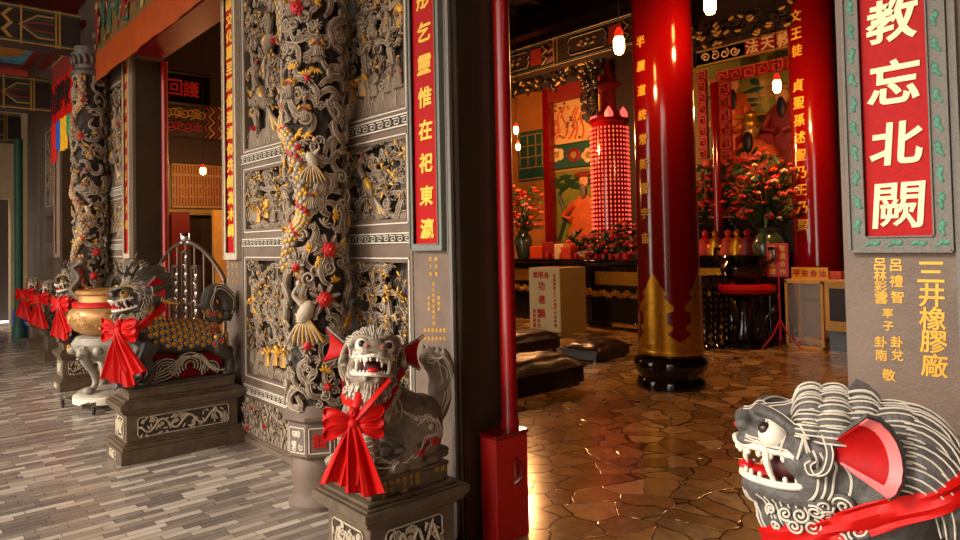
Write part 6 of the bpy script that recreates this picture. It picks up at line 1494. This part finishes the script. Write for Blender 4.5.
# ------------------------------------------------------------------ qilin statues
def qilin(loc, lab, voxel=.009):
    root = empty('qilin_statue', loc, PI, lab, 'qilin statue'); rng = random.Random(8); mb = MB(); E = mb.ell
    hc, M, hs = V((.355, .02, .68)), frame_M((.97, .16, -.16), 0), 1.02
    head_solid(mb, hc, M, hs)
    for k in range(9):
        f = lerp(-1.9, 1.9, k/8); o = V((0, sin(f), cos(f))); p = [V((.0, 0, .02))+o*.1, V((-.1, 0, .03))+o*.15, V((-.2, 0, .04))+o*.14, V((-.27, 0, .07))+o*.1]
        mb.tube(catmull([hc+M @ (a*hs) for a in p], 4), [.034]*4+[.036]*6+[.022]*3, 10)
    mb.tube(catmull([(.33, .01, .62), (.3, 0, .5), (.22, 0, .4), (.08, 0, .35), (-.1, 0, .335), (-.24, 0, .33), (-.3, 0, .33)], 4), [.12, .12, .125, .13, .135, .14, .142, .145, .145, .142, .14, .138, .136, .135, .135, .136, .137, .138, .138, .136, .13, .12, .11, .1, .08], 18)
    for g in (-1, 1):
        mb.tube([(.24, g*.09, .33), (.3, g*.1, .22), (.25, g*.1, .12), (.28, g*.1, .04)], [.075, .055, .036, .04], 12); E((.31, g*.1, .03), (.05, .04, .032))
        mb.tube([(-.27, g*.08, .33), (-.28, g*.1, .22), (-.36, g*.1, .14), (-.36, g*.1, .04)], [.09, .07, .038, .036], 12); E((-.34, g*.1, .028), (.05, .04, .03)); E((-.35, g*.1, .2), (.04, .035, .05))
    mb.tube(catmull([(-.3, 0, .42), (-.27, 0, .52), (-.22, 0, .62), (-.27, 0, .7), (-.36, 0, .66), (-.39, 0, .54), (-.36, 0, .45)], 5), [.05]*6+[.062]*12+[.07]*8+[.05]*5, 12)
    me = mesh_of(mb, voxel, 2); bv = bvh_of(me); obj_from(me, 'body', 'qilin_stone', root)
    tn = dict(stone='qilin_stone', line='grey_line', rim='ear_red', lw=.0026, pink=False, eye='gold_dull')
    PL, line, lock_lines = build_head_details(root, bv, hc, M, hs, tn, rng)
    SC = MB()
    for i in range(14):
        x = .28-.045*i
        for k in range(-5, 6):
            f = (k+(.5 if i % 2 else 0))*.38; z0 = .36+max(0, x-.1)*.5; p = V((x, sin(f)*.3, z0+cos(f)*.3)); q, ns = on_surface(bv, [p*.55+V((x, 0, z0))*.45], .0)
            if not q or abs(q[0].x-x) > .06: continue
            n = ns[0]; d = V((1, 0, 0))-n*n.x
            if d.length < .2: continue
            d.normalize(); Rm = Matrix((d, n.cross(d), n)).transposed(); SC.ell(q[0]+n*.003, (.027, .028, .008), Rm, 10, 5, 0)
            SC.ell(q[0]+n*.010-d*.003, (.0175, .0185, .006), Rm, 8, 5, 2 if (abs(x+.24) < .05 and k % 2) or (abs(x-.27) < .03 and k % 3 == 0) else 1)
            a, b = n.cross(d), d; SC.tube([q[0]+n*.005+(a*cos(t)+b*sin(t))*-.028 for t in (0, .5, 1.0, 1.57, 2.1, 2.6, 3.14)], .003, 4, 3)
    SC.build('scales', ['qilin_stone', 'gold_leaf', 'red_paint', 'grey_line'], root)
    m = MB()
    for g in (-1, 1):
        e = catmull([hc+M @ V((.1, g*.03, .12)), hc+M @ V((.03, g*.08, .1)), hc+M @ V((-.06, g*.14, .04)), hc+M @ V((-.17, g*.17, -.06)), hc+M @ V((-.26, g*.17, -.1))], 6); m.tube(e, .0085, 7)
    m.build('gilded_rein', 'gold_paint', root)
    m = MB()
    for g in (-1, 1):
        m.tube(catmull([hc+M @ V((.04, g*.04, .12)), hc+M @ V((.0, g*.06, .2)), hc+M @ V((-.06, g*.05, .27))], 5), [.018]*5+[.012]*5+[.006], 8); m.tube(catmull([hc+M @ V((.01, g*.06, .18)), hc+M @ V((.05, g*.08, .23)), hc+M @ V((.045, g*.08, .27))], 4), [.012]*4+[.01]*4+[.004], 7)
    m.build('horns', 'qilin_stone', root)
    J = MB()       # pale curly jaw beard
    for g in (-1, 1):
        for k in range(9):
            p = hc+M @ V((.13-.035*k, g*.075, -.12-.012*sin(k*2))); sp = spiral(p, M @ V((1, 0, 0)), M @ V((0, 0, 1)), .028, .005, 1.5*(-1)**k, 18, k); J.tube(sp, .009, 6)
            e = catmull([p, p+V((.0, g*.01, -.035)), p+V((-.02, 0, -.07))], 4); J.tube(e, [.009]*(len(e)-1)+[.002], 6)
        e = catmull([hc+M @ V((-.02, g*.11, .09)), hc+M @ V((-.08, g*.155, .07)), hc+M @ V((-.07, g*.16, .02)), hc+M @ V((-.13, g*.165, .0)), hc+M @ V((-.13, g*.165, -.05)), hc+M @ V((-.2, g*.16, -.06))], 5); q, ns = on_surface(bv, e, .002); J.tube(q, .004, 5); J.tube([x-M @ V((.018, 0, .0)) for x in q], .003, 5)
    J.build('beard', 'grey_line', root)
    # wave base with painted stripes, ball and a red cloth between the legs
    WV = MB()
    for j, (cx, cz, r_) in enumerate(((.14, .1, .1), (-.04, .12, .11), (-.2, .07, .07))):
        for q in range(4):
            rr = r_-.024*q
            if rr < .015: continue
            e = [V((cx+cos(t)*rr, .07, cz+sin(t)*rr*.95)) for t in [(-.6+4.4*i/16) for i in range(17)]]; WV.tube(e, .013, 6, 0, flat=2.2, nrm=V((0, 1, 0))); WV.tube([p+V((0, .026, 0)) for p in e], .0035, 5, 1); WV.tube([p*1+V((0, -.17, 0)) for p in e], .013, 6, 0)
    for q in range(4):
        e = catmull([(.36, .07, .015+.012*q), (.2, .075, .03+.022*q), (.1, .075, .06+.028*q), (.0, .075, .17+.01*q), (-.12, .075, .2-.012*q), (-.22, .075, .09-.008*q), (-.36, .075, .02+.012*q)], 6)
        WV.tube(e, .014, 6, 0, flat=2, nrm=V((0, 1, 0))); WV.tube([p+V((0, .024, 0)) for p in e], .0035, 5, 1)
    WV.box(-.4, .38, -.12, .12, 0, .02)
    WV.build('wave_base', ['qilin_stone', 'grey_line'], root)
    m = MB().box(-.33, .3, -.015, .0, .02, .25); m.build('red_backing', 'satin_red', root, smooth=False)
    m = MB().ell((.44, .06, .085), (.07, .075, .08), None, 20, 14)
    for k in range(7): a = k*.9; m.tube(spiral((.5+.0*k, .06+.06*cos(a), .085+.06*sin(a)), (0, 1, 0), (0, 0, 1), .026, .004, 1.5, 14, k), .009, 6)
    for k in range(4): m.tube([(.5, .02+.03*k, .15), (.53, .02+.03*k, .2)], [.012, .004], 6)
    m.build('embroidered_ball', 'lion_stone', root)
    PL.build('painted_lines', 'grey_line', root)
    m = MB()
    for k in range(5):
        e = catmull([(-.3, -.04+.02*k, .47), (-.26+.01*k, -.05+.025*k, .6), (-.29, -.05+.025*k, .72+.01*(k % 2)), (-.4, -.05+.025*k, .63), (-.4, -.04+.02*k, .5)], 5); q, ns = on_surface(bv, e, .002); m.tube(q, .004, 5)
    m.build('tail_lines', 'grey_line', root)
    return root, bv, hc, M
def qilin_ribbon(loc, bv, lab):
    rb = empty('red_ribbon', loc, PI, lab, 'ribbon')
    m = loop_band(bv, (.3, 0, .5), (.14, 0, -.1), (0, .16, 0), (-.03, 0, -.055), lift=.006, folds=2, thick=.008); m.build('neck_band', 'satin_red', rb)
    bow(rb, (.46, .10, .45), (.85, .5, 0), 1.15, ((-.3, .95), (.5, 1.0), (1.0, .75)), seed=3, rose=True)
    return rb
PQ = .54
pq = pedestal((1.385, 5.66, 0), 0, .95, 0, .42, PQ, 'long stone pedestal with a carved vine panel under the scaled beast')
QL = (1.885, 5.87, PQ)
rq, bq, hcq, Mq = qilin(QL, 'dark scaled mythical beast with gold scales and red bow near the middle doorway')
rbq = qilin_ribbon(QL, bq, 'red satin bow hanging from the neck of the nearer gold-scaled beast')
def moved(root, loc, lab, sc_=(1, 1, 1)):
    c = copy_tree(root); c.location = loc; c['label'] = lab; c.scale = sc_; return c
# far side of the middle doorway
moved(pq, (1.60, 9.1, 0), 'weathered stone pedestal behind the incense burner', (.74, 1, 1))
moved(rq, (1.98, 9.31, PQ), 'second scaled beast, behind the incense burner', (.74, 1, 1))
moved(rbq, (1.98, 9.31, PQ), 'red bow of the scaled beast just behind the incense burner', (.74, 1, 1))
pf = pedestal((1.93, 13.4, 0), 0, .36, 0, .4, PT*.98, 'small far stone pedestal at the end of the row of statues', carved=False)
for (x, y), la, lb in (((2.1, 13.6), 'farthest seated lion of the row, by the end of the facade', 'red bow on the farthest stone lion'), ((2.05, 12.0), 'seated lion between the second scaled beast and the farthest lion', 'red bow on the second-farthest stone lion')):
    c = copy_tree(rootL); c.location = (x, y, .545); c['label'] = la; c.scale = (.66, .8, .95)
for (x, y), lb in (((2.1, 13.6), 'red bow on the farthest stone lion'), ((2.05, 12.0), 'red bow on the second-farthest stone lion')):
    rb = empty('red_ribbon', (x, y, .545), PI, lb, 'ribbon')
    bow(rb, (.2, .12, .36), (.8, .6, 0), 1.2, ((-.3, .9), (.5, 1.0)), seed=4)
c = copy_tree(pf); c.location = (1.88, 11.8, 0); c['label'] = 'far stone pedestal hidden mostly behind the second scaled beast'
# ------------------------------------------------------------------ incense burner
ux, uy = 1.85, 8.0
root = empty('incense_burner', (ux, uy, 0), 0, 'large bronze incense burner with a red band on a wheeled stand', 'incense burner')
m = MB().lathe((0, 0, .055), [(.28, 0), (.33, .01), (.33, .07), (.29, .08)], 48); m.build('round_base', 'white_paint', root)['label'] = 'pale round base'
m = MB().lathe((0, 0, .135), [(.29, 0), (.29, .03), (.25, .045), (.12, .05)], 40); m.build('base_top', 'pale_stone', root)
m = MB()
for k in range(4): a = k*PI/2+PI/4; m.box(-.02, .02, -.02, .02, 0, 0) if 0 else None; m.tube([(cos(a)*.2, sin(a)*.2, .075), (cos(a)*.46, sin(a)*.46, .085)], .022, 4)
m.build('arms', 'pedestal_stone', root)
for k in range(4):
    a = k*PI/2+PI/4+.25; x, y = cos(a)*.44, sin(a)*.44; w_ = MB(); w_.lathe((x-.014, y, .04), [(.03, 0), (.04, .005), (.04, .023), (.03, .028)], 18, ax='X'); o = w_.build('wheel', 'black_lacquer', root)
    MB().box(x-.02, x+.02, y-.012, y+.012, .06, .12).build('wheel_fork', 'chrome', o, smooth=False)
for k in range(3):
    a = math.atan2(-uy, -ux)-.75+k*2*PI/3; d = V((cos(a), sin(a), 0)); t = V((-d.y, d.x, 0)); m = MB(); up = V((0, 0, 1))
    m.tube(catmull([d*.3+up*.60, d*.31+up*.52, d*.22+up*.40, d*.17+up*.28, d*.22+up*.2, d*.27+up*.18], 6), [.05]*6+[.045]*6+[.035]*8+[.03]*6+[.035]*5, 10)
    m.ell(d*.27+up*.2, (.05, .05, .04)); m.ell(d*.32+up*.6, (.07, .07, .065)); m.ell(d*.37+up*.57, (.035, .04, .025)); m.ell(d*.36+up*.62, (.03, .035, .02))
    for g in (-1, 1): m.ell(d*.355+t*g*.035+up*.64, .018); m.tube(spiral(d*.3+t*g*.07+up*.62, t, up, .035, .006, 1.4, 14), .011, 6)
    m.ell(d*.39+up*.535, (.02, .03, .012)); m.build('lion_leg', 'pale_stone', root)
m = MB().lathe((0, 0, 0), [(.14, .47), (.24, .52), (.33, .6), (.34, .66), (.3, .72), (.2, .74)], 48)
for k in range(12): a = k*PI/6; m.ell((cos(a)*.325, sin(a)*.325, .6), (.05, .05, .045), None, 10, 7)
m.build('stand_collar', 'pale_stone', root)
m = MB()
for k in range(3):
    a = math.atan2(-uy, -ux)-.75+PI/3+k*2*PI/3
    for q in range(6): b = q*PI/3; m.ell((cos(a)*.37-sin(a)*.03*cos(b), sin(a)*.37+cos(a)*.03*cos(b), .6+.03*sin(b)), .016, None, 7, 5)
m.build('gold_flower', 'gold_paint', root)
Z = .74
m = MB().lathe((0, 0, Z), [(.12, -.02), (.22, 0), (.31, .05), (.36, .12), (.375, .19), (.36, .25), (.31, .29), (.285, .31), (.275, .36), (.275, .40), (.30, .42), (.305, .445), (.29, .455), (.26, .45), (.25, .4), (.02, .38)], 64); m.build('bronze_bowl', 'bronze', root)
m = MB(); r = random.Random(3)
for k in range(40):
    a = r.uniform(0, 2*PI); z = Z+r.uniform(.08, .24); rr = .375-(abs(z-Z-.19)*.25)**1.05; d = V((cos(a), sin(a), 0)); t = V((-d.y, d.x, 0)); m.tube(spiral(d*rr+V((0, 0, z)), t, V((0, 0, 1)), .03, .006, 1.3, 12, r.uniform(0, 6)), .0045, 5)
m.build('cloud_relief', 'bronze', root)
m = MB().lathe((0, 0, Z), [(.28, .285), (.335, .29), (.33, .31), (.335, .335), (.29, .34), (.28, .33)], 56); m.build('red_band', 'satin_red', root)
mat('ash', (150, 142, 130), .9, bump=.5, bs=60, var=.2)
m = MB().lathe((0, 0, Z+.385), [(.245, 0), (.2, .012), (.01, .02)], 32); m.build('ash', 'ash', root)
# gilded dragon handles rising from the burner
for g in (-1, 1):
    m = MB(); t = V((cr.x, cr.y, 0)).normalized()*g
    c_ = catmull([t*.3+V((0, 0, Z+.36)), t*.38+V((0, 0, Z+.46)), t*.3+V((0, 0, Z+.58)), t*.36+V((0, 0, Z+.68)), t*.27+V((0, 0, Z+.74))], 6); m.tube(c_, [.035-.0006*i for i in range(len(c_))], 9)
    m.ell(c_[-1], (.05, .05, .04)); m.tube([c_[-1], c_[-1]+V((0, 0, .09))+t*.03], [.014, .003], 6)
    for i in range(2, len(c_)-2, 2): m.tube([c_[i]+t*.02, c_[i]+t*.07+V((0, 0, .03))], [.016, .002], 6)
    m.build('dragon_handle', 'pedestal_stone', root)
# ------------------------------------------------------------------ chromed barrier in the middle doorway
Xg = 2.52; yn, yf = at(225, 300, 'X', Xg).y, at(155, 300, 'X', Xg).y; yc = at(190, 240, 'X', Xg).y; zt = at(190, 246, 'X', Xg).z
yn = max(yn, 6.3); yf = min(yf, 8.85); yc = (yn+yf)/2
root = empty('metal_barrier', (Xg, yc, 0), 0, 'chromed metal barrier with arched top and ornate uprights in the middle doorway', 'metal barrier')
hw = (yf-yn)/2; m = MB(); zt = 1.66; zs = 1.28
arc = [V((0, hw*(-1+i/20), zs+(zt-zs)*max(0, cos((-1+i/20)*PI/2))**.8)) for i in range(41)]
m.tube(arc, .022, 8); m.tube([(0, -hw, .12), (0, hw, .12)], .022, 8); m.tube([(0, -hw, 1.02), (0, hw, 1.02)], .016, 8); m.build('arch_rail', 'dull_steel', root)
m = MB()
for k in range(9):
    y = lerp(-hw*.995, hw*.995, k/8); top = zs+(zt-zs)*max(0, cos(y/hw*PI/2))**.8-.01; m.tube([(0, y, 0), (0, y, top)], .010 if 0 < k < 8 else .02, 8)
for sg in (-1, 1): m.box(-.2, .2, sg*hw-.02, sg*hw+.02, 0, .03)
m.build('bars', 'dull_steel', root)
for k, y in enumerate((-.3, 0, .3)):
    f = MB(); zt_ = 1.42 if k != 1 else 1.58; z_ = .2 if k != 1 else .75
    for s_ in (-.085, .085): f.box(-.02, .02, y+s_-.012, y+s_+.012, z_, zt_)
    f.box(-.02, .02, y-.09, y+.09, zt_-.03, zt_); f.box(-.02, .02, y-.09, y+.09, z_, z_+.03)
    o = f.build('ornate_upright', 'dull_steel', root, smooth=False)
    q = MB()
    for i in range(int((zt_-z_-.1)/.09)):
        z = z_+.08+.09*i; q.lathe((0, y, z), [(.02, 0), (.05, .03), (.02, .06)], 10); q.tube(spiral((-.015, y+.03*(-1)**i, z+.04), (0, 1, 0), (0, 0, 1), .03, .006, 1.4, 12), .006, 5)
    q.build('chrome_scrolls', 'chrome', o)
q = MB().ell((0, 0, zt+.05), .06).ell((0, -.1, zt+.0), .028).ell((0, .1, zt+.0), .028)
for sg in (-1, 1): q.tube(catmull([(0, sg*.02, zt), (0, sg*.12, zt+.03), (0, sg*.13, zt+.1)], 4), .014, 6)
q.build('finial_ball', 'chrome', root)
# blue crate by the far pedestal
c_ = at(20, 336, 'Z', 0); m = MB().box(c_.x-.12, c_.x+.12, c_.y-.1, c_.y+.1, 0, .5, bev=.01); tag(m.build('plastic_drum', 'tail_blue'), 'blue plastic drum on the floor before the far end wall', 'drum')
# ------------------------------------------------------------------ light
w = bpy.data.worlds.new('world'); sc.world = w; w.use_nodes = True
bg = w.node_tree.nodes['Background']; bg.inputs[0].default_value = (1, .89, .76, 1); bg.inputs[1].default_value = 4.0
def point(loc, e, col, r=.05, name='lamp_light'):
    l = bpy.data.lights.new(name, 'POINT'); l.energy = e; l.color = col; l.shadow_soft_size = r
    o = bpy.data.objects.new(name, l); COL.objects.link(o); o.location = loc; return o
s = bpy.data.lights.new('sun', 'SUN'); s.energy = 2.2; s.angle = math.radians(12); s.color = (1, .93, .82)
so = bpy.data.objects.new('sun', s); COL.objects.link(so)
d = V((.86, -.22, -.45)); so.rotation_euler = d.to_track_quat('-Z', 'Y').to_euler()
sc.view_settings.view_transform = 'Standard'; sc.view_settings.look = 'None'; sc.view_settings.gamma = 1
sc.view_settings.exposure = 0.0; sc.view_settings.use_curve_mapping = False
sc.cycles.use_denoising = True if hasattr(sc, 'cycles') else None
sc.cycles.max_bounces = 8; sc.cycles.sample_clamp_indirect = 6
